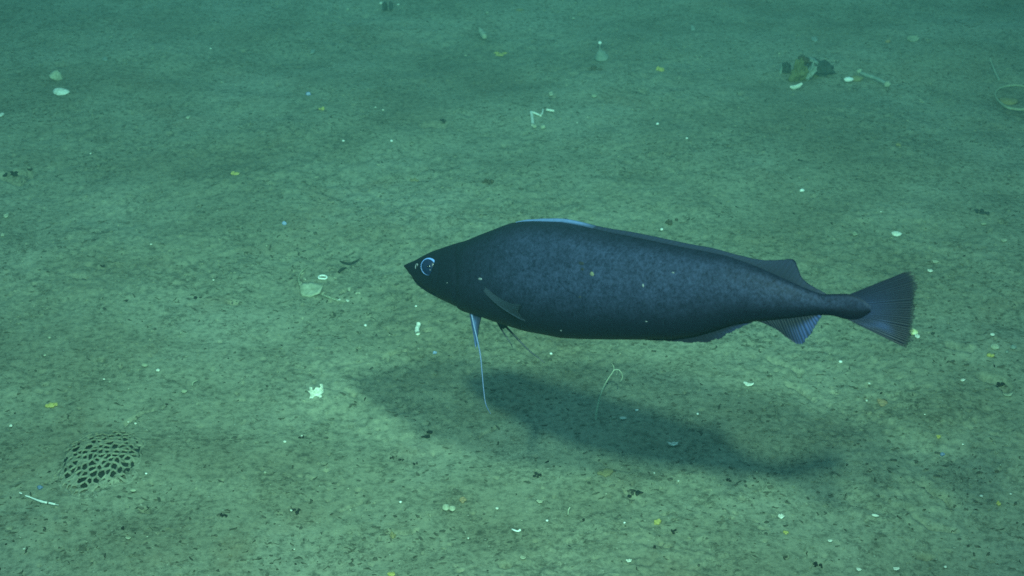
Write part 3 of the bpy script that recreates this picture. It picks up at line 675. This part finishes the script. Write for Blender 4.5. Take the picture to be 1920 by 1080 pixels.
# zig-zag white worm tube, top middle
e = empty('zigzag_tube', at(1000, 236), 'white zigzag worm tube ending in two white knobs, above the fish back', 'worm tube'); b0 = e.location.copy()
def local(e, name, pts, rd, m, n=16):
    c = e.location; k = mpp(pts[0][0], pts[0][1]); P = resample([at(p[0], p[1], p[2] if len(p) > 2 else .003) - c for p in pts], n)
    V, Q = tube(P, [k * np.interp(i / (n - 1), np.linspace(0, 1, len(rd)), rd) for i in range(n)], 8); return np_mesh(name, V, Q, m, e)
local(e, 'tube_section', [(999, 234), (998, 222), (996, 210)], [3.2, 3.0, 3.0], WHITE)
local(e, 'tube_section', [(996, 210), (1005, 213), (1014, 217)], [2.3, 2.1, 2.1], WHITE)
local(e, 'tube_section', [(1014, 217), (1017, 212), (1018, 205)], [2.1, 1.9, 1.7], WHITE)
for px, py, s in ((1002, 236.5, 4.4), (1018, 238, 5.2)):
    k = mpp(px, py); V, Fc = lobe(2, s * k, s * k * .8, s * k * .8, .3, 1.5, px); o = np_mesh('knob', V, Fc, PALE, e); o.location = at(px, py, .005) - b0
path_tube('short_tube', [(1025, 205.5, .004), (1032, 207, .004), (1039, 208, .004)], [2.2, 2.5, 2.2], WHITE, 'short straight white tube piece beside the top of the zigzag tube', 'worm tube', 10)
# elongated pale shell, top middle
path_tube('long_shell', [(899, 54, .010), (903, 61, .010), (909, 71, .010)], [2.8, 5.0, 5.6, 4.6], PALE, 'elongated pale green shell lying near the top centre of the frame', 'shell', 14, 10)
# stalked pale cup
e = empty('stalked_cup', at(1128, 112), 'pale cup sponge with a tiny white ball on a stalk, top right of centre', 'sponge'); b0 = e.location.copy(); k = mpp(1128, 112)
V, Q = valve(27 * k, 20 * k, 17 * k, seed=1, th=.003); o = np_mesh('cup', V, Q, GREY, e); o.location = (0, 0, .004); o.rotation_euler = (.2, 0, .2)
V, Q = tube([Vector((-3 * k, 0, 8 * k)), Vector((-4 * k, 0, 22 * k)), Vector((-4 * k, .0, 32 * k))], [.9 * k, .8 * k, .8 * k], 6); np_mesh('stalk', V, Q, GREY, e)
V, Fc = lobe(2, 3.4 * k, 3.4 * k, 3.0 * k, .2, 1, 5); o = np_mesh('ball', V, Fc, BRIGHT, e); o.location = (-4 * k, 0, 33 * k)
# creature cluster upper right
e = empty('lobed_cluster', at(1515, 152), 'clump of olive, grey and dark lobes with white curved shell below, upper right', 'sponge cluster'); b0 = e.location.copy(); k = mpp(1515, 152)
for i, (dx, dz, sx, sz, m, tilt) in enumerate(((-21, 16, 12, 24, OLIVE, .25), (-10, 10, 9, 15, OLIVE, .1), (5, 15, 6.5, 19, GREY, .45), (-2, 8, 12, 8, GREY, 0), (30, 12, 24, 15, DGREY, .1), (18, 18, 13, 15, DGREY, -.2), (-38, 11, 9, 13, DGREY, 0), (-4, 26, 11, 9, BROWN, .3), (12, 30, 10, 3, GREY, .4), (-48, 8, 2.2, 15, GREY, .1), (8, 2, 22, 4, OLIVE, .0), (28, 4, 3, 10, GREY, .5))):
    V, Fc = lobe(3, sx * .9 * k, (6 + sx * .35) * k, sz * .9 * k, .75, 1.5, i); o = np_mesh('lobe', V, Fc, m, e); o.location = (dx * k, (.02 if m in (DGREY, BROWN) else 0) + .004 * i, dz * k * 1.05); o.rotation_euler = (0, tilt, 0)
P = [Vector(((a - 1515) * k, -.055, (164 - b) * k)) for a, b in ((1474, 159), (1482, 160), (1490, 157), (1496, 152))]
V, Q = tube(resample(P, 14), [k * r_ for r_ in np.interp(np.linspace(0, 1, 14), [0, .3, .7, 1], [2.0, 4.2, 3.8, 2.0])], 10); np_mesh('curved_shell', V, Q, WHITE, e)
k = mpp(1591, 148); V, Fc = lobe(2, 9 * k, 5 * k, 4.6 * k, .12, 1.2, 8); thing('bean_shell', V, Fc, BRIGHT, 1591, 149, 'glossy white bean shaped shell left of the knobbed white bone, upper right', 'shell', .006)
k = mpp(1605, 146); V, Fc = lobe(2, 12 * k, 9 * k, 5 * k, .3, 1.4, 3); thing('silt_lump', V, Fc, OCH, 1606, 147, 'dull ochre lump against the right end of the white bean shell', 'lump', .003)
e = empty('knobbed_rod', at(1640, 147), 'pale rod with a knob at each end like a bone, upper right', 'bone'); b0 = e.location.copy(); k = mpp(1640, 147)
local(e, 'shaft', [(1611, 135, .01), (1624, 141, .01), (1640, 146, .01), (1655, 153, .01), (1664, 158, .01)], [2.2, 4.0, 3.2, 3.6, 3.0], GREY, 30)
for px, py, s in ((1611, 134, 5), (1664, 158, 6)):
    V, Fc = lobe(2, s * k, s * k * .8, s * k, .35, 1.6, px); o = np_mesh('knob', V, Fc, PALE, e); o.location = at(px, py, .011) - b0
# pale ring at right edge
e = empty('pale_ring', at(1895, 186), 'large pale yellow ring shaped crust cut off by the right edge of the frame', 'shell ring'); b0 = e.location.copy(); k = mpp(1895, 186)
local(e, 'rim', [(1925, 163, .006), (1905, 160, .008), (1885, 162, .008), (1871, 168, .008), (1866, 178, .008), (1873, 190, .008), (1888, 201, .008), (1907, 205, .008), (1930, 205, .008)], [1.8, 2.4, 2.2, 1.6, 1.5, 2.0, 2.6, 2.8, 2.8], DUST, 60)
V, Fc = lobe(2, 17 * k, 15 * k, 4 * k, .3, 1.2, 3); o = np_mesh('crust', V, Fc, OCH, e); o.location = at(1890, 189, .004) - b0
stand_tube('thin_stalk', [(1873, 150), (1866, 135), (1860, 120), (1856, 108)], [2.6, 1.8, 1.6, 1.0], GREY, 'faint thin stalk leaning left above the pale ring at the right edge', 'stalk')
# bivalves upper left
k = mpp(105, 142); thing('oval_shell', *valve(28 * k, 22 * k, 14 * k, seed=4), PALE, 105, 144, 'plump pale oval shell, the upper of the two shells at upper left', 'shell', .004, .9, .5, .3)
k = mpp(113, 171); thing('flat_shell', *valve(34 * k, 22 * k, 6 * k, seed=6), WHITE, 114, 172, 'flat white shell, the lower of the two shells at upper left', 'shell', .003, -.35, .2)
# shells
shells = [
 (593+0, 0, 0, 0, None, None),
 (1151, 782, 8, 4, 'PALE', 'left piece of the pale shell pair at the foot of the sea whip'), (1168, 783.5, 13, 5, 'WHITE', 'right and larger piece of the pale shell pair at the foot of the sea whip'),
 (1262, 832, 20, 6, 'WHITE', 'bluish sliver of shell inside the dark part of the fish shadow'),
 (836, 951, 15, 12, 'PALE', 'left lobe of the two pale flat shells near the bottom centre'), (848, 953, 14, 10, 'PALE', 'right lobe of the two pale flat shells near the bottom centre'),
 (1403, 720, 17, 6, 'WHITE', 'slim white shell sliver below the first anal fin, tilted up to the right'), (1681, 438, 19, 8, 'WHITE', 'ribbed white oblong shell above the tail fin'),
 (1713, 622, 17, 11, 'YELW', 'pale yellow shell just right of the tail fin'), (1720, 630, 9, 6, 'WHITE', 'small white chip touching the pale yellow shell by the tail fin'),
 (1866, 650, 17, 10, 'PALE', 'round silted pebble at the right edge, above the orange one'), (1900, 651, 12, 9, 'GREY', 'grey pebble nearest the right edge level with the tail fin tip'),
 (1888, 660, 6, 6, 'GREY', 'small grey pebble between two larger pebbles near the right edge'), (1750, 621, 0, 0, None, None),
 (1641, 966, 14, 5, 'WHITE', 'slim white shell with dark ends at the lower right, below the shadow'), (1465, 968, 10, 8, 'WHITE', 'white angular chip below the fish tail shadow, lower right'),
 (1610, 1067, 9, 5, 'WHITE', 'left one of two white flakes at the bottom right'), (1680, 1066, 11, 5, 'WHITE', 'right one of two white flakes at the bottom right'),
 (1556, 1013, 8, 4, 'WHITE', 'white flake between the yellow crumb and the two bottom flakes, lower right'),
 (980, 1045, 11, 6, 'PALE', 'cream coloured oblong grain at the bottom, right of centre'), (1179, 1051, 9, 5, 'WHITE', 'white flake at the bottom below the bright yellow sponge'),
 (1012, 940, 12, 5, 'PALE', 'flat silted plate right of a dark pit, bottom centre'), (240, 1008, 9, 4, 'PALE', 'pale flat flake below the jointed white tube'),
 (250, 919, 12, 5, 'PALE', 'pale flake just below the right side of the pitted mound'), (1030, 0, 0, 0, None, None),
 (271, 684, 14, 6, 'DUST', 'dull oblong shell just left of the round white grain'), (345, 733, 12, 6, 'DUST', 'silted oblong chip right of the brown debris patch'),
 (1890, 740, 17, 4, 'PALE', 'thin pale streak of shell below the dark hollow at the right edge'), (1805, 712, 9, 5, 'WHITE', 'white chip left of the dark hollow at the right side'),
 (1861, 627, 8, 4, 'WHITE', 'white flake above the pebbles near the right edge'), (1754, 490, 10, 5, 'PALE', 'upper one of two pale chips right of the tail fin tip'),
 (1744, 507, 9, 4, 'WHITE', 'lower one of two pale chips right of the tail fin tip'), (1603, 438, 9, 6, 'DUST', 'silted chip left of the ribbed oblong shell above the tail'),
 (1882, 450, 10, 5, 'PALE', 'pale chip near the right edge, far above the tail'), (1845, 419, 12, 4, 'DUST', 'faint arched chip near the right edge above the tail'),
 (1527, 74, 10, 7, 'GREY', 'grey chip above the lobed cluster, upper right'), (1710, 73, 22, 7, 'DUST', 'faint flat slab above and right of the knobbed rod'),
 (1033, 179, 8, 6, 'PALE', 'pale chip directly above the zigzag tube'), (1114, 179, 12, 5, 'DUST', 'faint yellowish chip below the stalked cup'),
 (1299, 53, 8, 8, 'GREY', 'faint grey chip near the top, right of centre'), (197, 111, 8, 6, 'GREY', 'grey chip at upper left, right of the two shells'),
 (12, 404, 9, 6, 'PALE', 'pale chip close to the left edge'), (5, 440, 8, 5, 'PALE', 'pale chip touching the left edge'), (3, 215, 8, 6, 'WHITE', 'white chip on the left edge with a reddish scrap'),
 (353, 219, 7, 5, 'PALE', 'pale speck at upper left between the two shells and the yellow crumb'), (335, 219, 0, 0, None, None),
 (586, 97, 8, 7, 'GREY', 'grey rounded chip near the top left of centre'), (1260, 430, 0, 0, None, None)]
MM = dict(PALE=PALE, WHITE=WHITE, BLUEW=BLUEW, GREY=GREY, DUST=DUST, BRIGHT=BRIGHT)
MM['YELW'] = simple('yellow_white_shell', (.62, .60, .22), (.9, .9, .62), 120)
for i, (px, py, w_, h_, mk, lb) in enumerate(shells):
    if not lb: continue
    k = mpp(px, py); th = PITCH + math.atan((py - 540) / F)
    dep = max(h_ * k / math.sin(th) * .75, w_ * k * .35)
    if w_ >= 12 and i % 3: V, Q = valve(w_ * k, dep, h_ * k * .45, 16, 8, .0012, 6, i)
    else: V, Q = plate(w_ * k * 1.05, dep, .0022, .35, seed=i, rag=.28)
    nm = 'pebble' if 'pebble' in lb else 'shell_fragment'
    if nm == 'pebble': V, Q = lobe(2, w_ * .5 * k, w_ * .42 * k, h_ * .45 * k, .2, 1.2, i)
    thing(nm, V, Q, MM[mk], px, py, lb, 'pebble' if nm == 'pebble' else 'shell', .0035, random.uniform(-.35, .35), random.uniform(.1, .35))
# bright little grains that can be told apart
grains = [(1504, 357, 4.6, 'bright white grain standing alone above the second dorsal fin'), (1233, 232, 3.4, 'bright white grain right of the zigzag tube'), (1082, 230, 2.2, 'tiny bluish white grain right of the zigzag knobs'),
 (1288, 259, 2.4, 'tiny grain below right of the bright grain near the zigzag tube'), (1241, 430, 3.6, 'bright grain just above the fish back'), (1576, 678, 3.8, 'bright grain below the second anal fin'),
 (1033, 664, 3.0, 'bright grain near the tip of the dark pelvic ray'), (1194, 769, 3.4, 'bright grain right of the sea whip in the shadow'), (1308, 776, 3.0, 'bright grain beneath the first anal fin at the shadow edge'),
 (296, 694, 4.6, 'round white grain above the brown debris patch, left'), (195, 711, 3.0, 'white grain left of the brown debris patch'), (206, 716, 2.6, 'dull grain touching the white one left of the debris patch'), (93, 633, 3.4, 'round pale grain near the left edge, mid height'),
 (84, 666, 2.8, 'flat pale grain below the round pale grain near the left edge'), (20, 798, 4.0, 'bluish white grain beside the left edge, above the jointed tube'), (254, 794, 3.2, 'white grain at the upper right of the pitted mound'), (240, 787, 2.4, 'tiny grain at the top right of the pitted mound'),
 (339, 624, 2.6, 'white grain at the end of a faint trail, left'), (241, 729, 2.4, 'pale grain in the middle of the brown debris patch'), (274, 888, 2.6, 'flat bright grain at the lower right of the mound'), (534, 828, 4.0, 'white grain left of a dark hole below the crumpled shell'),
 (566, 817, 2.4, 'tiny white grain at the rim of a dark hole below the crumpled shell'), (685, 610, 3.0, 'bright grain below the shell arc'), (780, 574, 2.4, 'tiny bright grain under the fish chin'), (751, 941, 3.2, 'bright grain left of the two pale flat shells'),
 (657, 956, 3.0, 'dull white grain right of the dark scrap at bottom left of centre'), (653, 916, 2.6, 'white grain above the dull one, bottom left of centre'), (546, 957, 3.2, 'white grain on the dark scrap, bottom left of centre'), (497, 886, 3.6, 'pale grain at left of bottom centre'),
 (932, 953, 4.0, 'upright white grain right of the orange crust patch'), (878, 1009, 2.6, 'white grain below right of the orange crust patch'), (1026, 976, 3.0, 'bright grain above the small white worm'), (1171, 980, 2.4, 'tiny grain left of the bright yellow sponge'), (1227, 887, 2.8, 'white grain right of the flat ochre patch'),
 (1272, 902, 2.6, 'white grain further right of the flat ochre patch'), (552, 1030, 2.4, 'tiny flat grain at the bottom left of centre'), (1773, 1063, 4.0, 'bluish white grain in the bottom right corner area'), (1840, 930, 3.6, 'round white grain at the right, beside a yellow crumb'),
 (1805, 833, 2.8, 'flat white grain at the right, above the shadow of the tail'), (1625, 751, 3.2, 'white grain left of the reddish patch under the tail'), (1630, 719, 3.4, 'white grain below the tail fin'), (1734, 777, 2.2, 'tiny white grain right of the reddish patch'),
 (1876, 872, 2.8, 'pale grain near the right edge above the tail shadow'), (1895, 926, 2.6, 'flat grain near the right edge beside the round grain'), (1419, 885, 2.6, 'dull grain in the shadow below the body'), (1075, 34, 3.8, 'pale grain close to the top, right of centre'), (913, 24, 3.4, 'pale grain above the elongated green shell'),
 (873, 104, 3.2, 'dull grain left of the yellow patch near the top'), (714, 6, 4.2, 'white grain touching the top edge of the frame'), (747, 8, 3.2, 'yellowish grain right of the white grain at the top edge'), (652, 17, 3.2, 'pale grain near the top, left of the upright dark block'),
 (718, 206, 2.6, 'tiny grain, right one of a loose pair above the snout'), (704, 201, 2.4, 'tiny grain, left one of a loose pair above the snout'), (734, 264, 3.0, 'bright grain high above the snout'), (644, 264, 2.8, 'dull grain left of the bright grain high above the snout'),
 (500, 461, 2.6, 'pale grain left of the dark curled strip'), (170, 288, 2.4, 'tiny grain at left below the two shells'), (395, 91, 2.4, 'tiny grain at upper left near the top'), (416, 154, 2.6, 'faint grain at upper left, right of middle'), (400, 525, 3.0, 'white grain left of the shell arc'), (283, 458, 3.0, 'white glinting grain with a dark scrap, left'),
 (1652, 397, 2.4, 'tiny grain above the ribbed oblong shell'), (1404, 0, 0, None), (1461, 100, 2.8, 'faint grain left above the lobed cluster'), (45, 1029, 2.8, 'cream grain in the bottom left corner'), (38, 1008, 2.6, 'pale grain above the cream one in the bottom left corner'), (162, 1016, 2.4, 'pale grain right of the corner pair, bottom left')]
for i, (px, py, r_, lb) in enumerate(grains):
    if not lb: continue
    k = mpp(px, py); r_ *= .84 if 'bright' in lb or 'round' in lb else .72; V, Fc = lobe(1, r_ * k * 1.15, r_ * k, r_ * k * .75, .4, 1.5, i)
    thing('white_grain', V, Fc, BRIGHT if 'bright' in lb else (PALE if ('dull' in lb or 'faint' in lb or 'pale' in lb) else WHITE), px, py, lb, 'shell grain', .002, i, group='small white grains scattered over the seabed')
path_tube('small_worm', [(960, 992, .003), (965, 994.5, .004), (971, 996, .003), (976, 993.5, .004)], [1.2, 1.8, 1.6, 2.4], BRIGHT, 'small bent white worm tube at the bottom centre', 'worm tube', 16)
path_tube('pale_hook', [(1065, 964, .002), (1066, 956, .010), (1069, 951, .014)], [1.2, 1.3, .8], STALK, 'faint pale hooked thread left of the yellow sponge', 'worm tube', 14)
path_tube('pale_hook', [(360, 724, .003), (362, 717, .006), (371, 713, .005)], [1.6, 1.6, 1.0], DUST, 'pale bent thread at the right end of the brown debris patch', 'worm tube', 14)
# yellow and ochre growths
for i, (px, py, w_, h_, m, lb) in enumerate([(1232, 980, 14, 12, YEL, 'bright yellow knobby sponge below the fish shadow'), (1240, 132, 14, 14, YEL, 'dull yellow lump right of the stalked cup'), (937, 102, 22, 8, YEL, 'flat yellow patch near the elongated green shell'),
    (443, 326, 14, 8, YEL, 'small yellow green crumb at upper left'), (97, 760, 17, 10, YEL, 'yellow crumb at left above the pitted mound'), (1135, 887, 26, 10, OCH, 'flat ochre patch right of centre below the shadow'), (867, 937, 15, 14, ORG, 'faint orange crust patch beside the two pale flat shells'),
    (1474, 998, 10, 7, YEL, 'small yellow crumb lower right, left of a white flake'), (1872, 944, 9, 8, YEL, 'small yellow crumb near the right edge beside the round grain'), (1855, 666, 12, 9, YEL, 'orange yellow pebble near the right edge'),
    (1760, 818, 7, 8, YEL, 'tiny yellow green crumb at the right'), (1655, 753, 24, 9, ORG, 'flat reddish patch beneath the tail fin'), (605, 205, 10, 7, YEL, 'small yellow green crumb at the top left of the snout'), (1685, 272, 10, 7, OCH, 'faint ochre crumb at upper right'),
    (736, 1004, 14, 9, OCH, 'ochre crumb at the bottom left of centre'), (775, 337, 14, 6, OCH, 'faint ochre streak above the snout'), (974, 18, 16, 9, OCH, 'faint ochre patch near the top centre'), (1090, 0, 0, 0, None, None), (735, 1077, 16, 7, YEL, 'yellow crumb on the bottom edge of the frame'), (1665, 78, 9, 7, ORG, 'tiny orange crumb above the knobbed rod'), (668, 1080, 0, 0, None, None)]):
    if not lb: continue
    k = mpp(px, py); prt = []; r_ = random.Random(i); fl = 1 if ('patch' not in lb and 'streak' not in lb) else .35
    prt.append(lobe(2, w_ * .42 * k, w_ * .36 * k, h_ * .40 * k * fl, .45, 1.8, i))
    for q in range(4): prt.append(lobe(2, w_ * .22 * k, w_ * .22 * k, h_ * .3 * k * fl, .4, 1.8, i * 7 + q, (r_.uniform(-.4, .4) * w_ * k, r_.uniform(-.5, .5) * w_ * k, r_.uniform(0, .3) * h_ * k * fl)))
    thing('sponge_lump' if m is YEL else 'crust_patch', *merge(prt), m, px, py, lb, 'sponge' if m is YEL else 'crust', .001, r_.uniform(-1, 1))
# dark scraps and lumps; some stand in for the shade inside holes
for i, (px, py, w_, h_, m, lb) in enumerate([(726, 20, 17, 30, DGREY, 'upright dark block standing in for a shaded hole at the top edge left of centre'), (553, 961, 18, 5, DARK, 'dark flat scrap under a white grain, bottom left of centre'), (804, 815, 22, 7, DARK, 'dark clump in the shadow of the fish head'),
    (566, 821, 10, 6, DARK, 'dark little clump standing in for the shade of a hole below the crumpled shell'), (20, 326, 22, 8, DARK, 'dark ragged clump standing in for the shade of a pit at the left edge'), (56, 327, 12, 5, DARK, 'small dark clump right of the ragged one at the left edge'), (831, 236, 12, 6, DARK, 'dark clump high above the snout'),
    (1009, 941, 0, 0, DARK, None), (1225, 1026, 9, 5, DARK, 'dark clump at the bottom below the yellow sponge'), (1265, 998, 12, 6, DARK, 'dark clump right of the yellow sponge'), (236, 564, 9, 5, DARK, 'dark round pellet at left, mid height'), (370, 558, 14, 4, DARK, 'thin dark scrap left of the shell arc'),
    (158, 523, 9, 5, DARK, 'dark pellet at left above the round one'), (193, 499, 12, 4, DARK, 'dark strip upper one of the left scraps'), (1500, 301, 8, 4, DARK, 'small dark pellet above the fish tail, upper right'), (752, 863, 9, 6, DARK, 'dark pellet right of the dark hole, below the shadow of the head'), (778, 870, 9, 5, DARK, 'dark pellet, right one of the trio below the head shadow'),
    (736, 859, 9, 4, DARK, 'dark pellet, left one of the trio below the head shadow'), (1366, 901, 9, 5, DARK, 'dark pellet below the middle of the fish shadow'), (1875, 722, 24, 8, DARK, 'dark ragged clump in the hollow at the right edge'), (1842, 399, 26, 8, DGREY, 'dark flat strip at the right above the tail'),
    (1260, 418, 20, 14, BROWN, 'brown tangled clump just above the fish back'), (915, 343, 18, 14, BROWN, 'brown clump above the fish head'), (1532, 1060, 18, 7, DARK, 'dark ragged clump at the bottom right'), (1008, 893, 16, 8, DARK, 'dark clump below the shadow, bottom centre'), (1190, 925, 26, 6, DARK, 'dark strip of debris left of the pale sandy patch'),
    (420, 968, 14, 8, DARK, 'dark clump lower left, right of the jointed tube'), (228, 991, 12, 6, DARK, 'dark clump above the pale flat flake, lower left'), (1120, 130, 24, 9, BROWN, 'brown patch of debris under the stalked cup')]):
    if not lb: continue
    k = mpp(px, py); r_ = random.Random(i + 50); prt = []
    for q in range(7): prt.append(lobe(1, w_ * r_.uniform(.10, .22) * k, w_ * r_.uniform(.1, .25) * k, h_ * r_.uniform(.15, .35) * k, .6, 2.0, i * 7 + q, (r_.uniform(-.45, .45) * w_ * k, r_.uniform(-.5, .5) * w_ * k * .8, r_.uniform(0, .35) * h_ * k)))
    thing('debris_hole_clump', *merge(prt), m, px, py, lb, 'debris', .0)
# drifting flecks of marine snow, hanging in the water
for px, py, dist, r_, lb in ((75, 914, 1.9, 5, 'blurred bluish fleck drifting above the jointed white tube'), (815, 661, 1.7, 4, 'blurred blue fleck drifting below the fish throat'), (533, 419, 2.0, 4.5, 'bluish white fleck drifting at left of the snout'), (1767, 852, 1.8, 4.5, 'blue fleck drifting at the lower right'), (578, 176, 2.4, 5, 'blue fleck drifting at upper left of centre')):
    k = dist / F; V, Fc = lobe(2, r_ * k, r_ * .7 * k, r_ * k * .8, .4, 1.5, px); o = np_mesh('marine_snow', V, Fc, BLUEW); o.location = CAM + ray(px, py) * dist; tag(o, lb, 'marine snow', 'flecks drifting in the water')

# ------------------------------------------------------------------ uncountable litter on the sediment
def scatter(name, n, smin, smax, m, cl, sp_, flatz=.6, lab=None, wide=1.0):
    xs, ys_ = randn_clustered(n, cl, -2.0, 2.0, 1.45, 4.8, sp_)
    un = rng.uniform(0, 1, n) < .25; xs[un] = rng.uniform(-2., 2., un.sum()); ys_[un] = rng.uniform(1.42, 4.8, un.sum())
    z = ground_many(xs, ys_); V0, F0 = ICO[0]; k = len(V0)
    s = smin + (smax - smin) * rng.uniform(0, 1, n) ** 3
    V = np.repeat(V0[None], n, 0) * (1 + rng.uniform(-.6, .6, (n, k, 1)))
    st = np.stack([rng.uniform(.6, 1.7, n) * wide, rng.uniform(.6, 1.4, n), np.full(n, flatz) * rng.uniform(.5, 1.3, n)], 1)
    V = V * st[:, None, :] * s[:, None, None]; a = rng.normal(0, .7, n); c, s_ = np.cos(a)[:, None], np.sin(a)[:, None]
    X = V[:, :, 0] * c - V[:, :, 1] * s_; Y = V[:, :, 0] * s_ + V[:, :, 1] * c
    V = np.stack([X + xs[:, None], Y + ys_[:, None], V[:, :, 2] + z[:, None] + (s * .15)[:, None]], 2)
    Fc = (F0[None] + (np.arange(n) * k)[:, None, None]).reshape(-1, 3)
    o = np_mesh(name, V.reshape(-1, 3), Fc, m, None, False); o['kind'] = 'stuff'; o['label'] = lab
scatter('sediment_crumbs', 24000, .0006, .0030, SED, 260, .06, .7, 'fine crumbs of sediment over the whole seabed')
scatter('dark_crumbs', 30000, .0005, .0027, simple('brown_crumb', (.055, .065, .045), (.15, .15, .11), 70), 420, .045, .45, 'dark brown organic crumbs strewn over the seabed', 1.5)
scatter('shell_grit', 1500, .0004, .0011, PALE, 200, .08, .6, 'fine pale shell grit strewn over the seabed')
def threads():
    n = 420; xs, ys_ = randn_clustered(n, 60, -1.7, 1.7, 1.5, 4.2, .07); zs = ground_many(xs, ys_); prt = []
    r_ = random.Random(9)
    for x, y, z in zip(xs, ys_, zs):
        h = r_.uniform(.004, .014); lx = r_.uniform(-.006, .006); ly = r_.uniform(-.004, .004)
        P = [Vector((x, y, z - .001)), Vector((x + lx * .3, y + ly * .3, z + h * .6)), Vector((x + lx, y + ly, z + h))]
        prt.append(tube(P, [.0006, .0005, .0003], 4))
    V, Q = merge(prt); o = np_mesh('worm_threads', V, Q, simple('silt_thread', (.16, .17, .12), (.26, .27, .19), 200)); o['kind'] = 'stuff'; o['label'] = 'tiny silty worm threads standing in the sediment'
threads()

def fibres(n, name, m, l0, l1, r0, lab):
    "short curved dark scraps lying flat on the silt"
    xs, ys_ = randn_clustered(n, 190, -1.9, 1.9, 1.45, 4.6, .055); un = rng.uniform(0, 1, n) < .4
    xs[un] = rng.uniform(-1.9, 1.9, un.sum()); ys_[un] = rng.uniform(1.42, 4.6, un.sum())
    a = rng.normal(0, .9, n); L = l0 + (l1 - l0) * rng.uniform(0, 1, n) ** 2; cu = rng.normal(0, .9, n); prt = []
    K = 5; t = np.linspace(-.5, .5, K)[None]; ang = a[:, None] + cu[:, None] * t + rng.normal(0, .35, (n, K))
    px = xs[:, None] + np.cumsum(np.cos(ang), 1) * L[:, None] / K; py = ys_[:, None] + np.cumsum(np.sin(ang), 1) * L[:, None] / K
    pz = ground_many(px.ravel(), py.ravel()).reshape(n, K) + .0003
    rad = r0 * rng.uniform(.5, 1.5, (n, 1)) * np.array([.25, .9, 1.1, .8, .2])[None] * rng.uniform(.5, 1.4, (n, K))
    nx, ny = -np.sin(ang), np.cos(ang); V = []
    for (c, s_) in ((1, -.2), (0, .8), (-1, -.2)): V.append(np.stack([px + nx * rad * c, py + ny * rad * c, pz + rad * s_], 2))
    V = np.stack(V, 2).reshape(-1, 3); base = (np.arange(n) * K * 3)[:, None, None]; Q = []
    for i in range(K - 1):
        for q in range(3): Q.append([i * 3 + q, i * 3 + (q + 1) % 3, (i + 1) * 3 + (q + 1) % 3, (i + 1) * 3 + q])
    Q = (np.array(Q)[None] + base).reshape(-1, 4); o = np_mesh(name, V, Q, m); o['kind'] = 'stuff'; o['label'] = lab
fibres(7500, 'dark_scraps', simple('litter_scrap', (.05, .06, .042), (.13, .14, .10), 60), .003, .020, .0013, 'short dark curved scraps of organic litter lying in the silt')  # the litter's own dark tone
fibres(600, 'black_scraps', DARK, .003, .012, .0013, 'tiny blackish scraps lying in the silt')
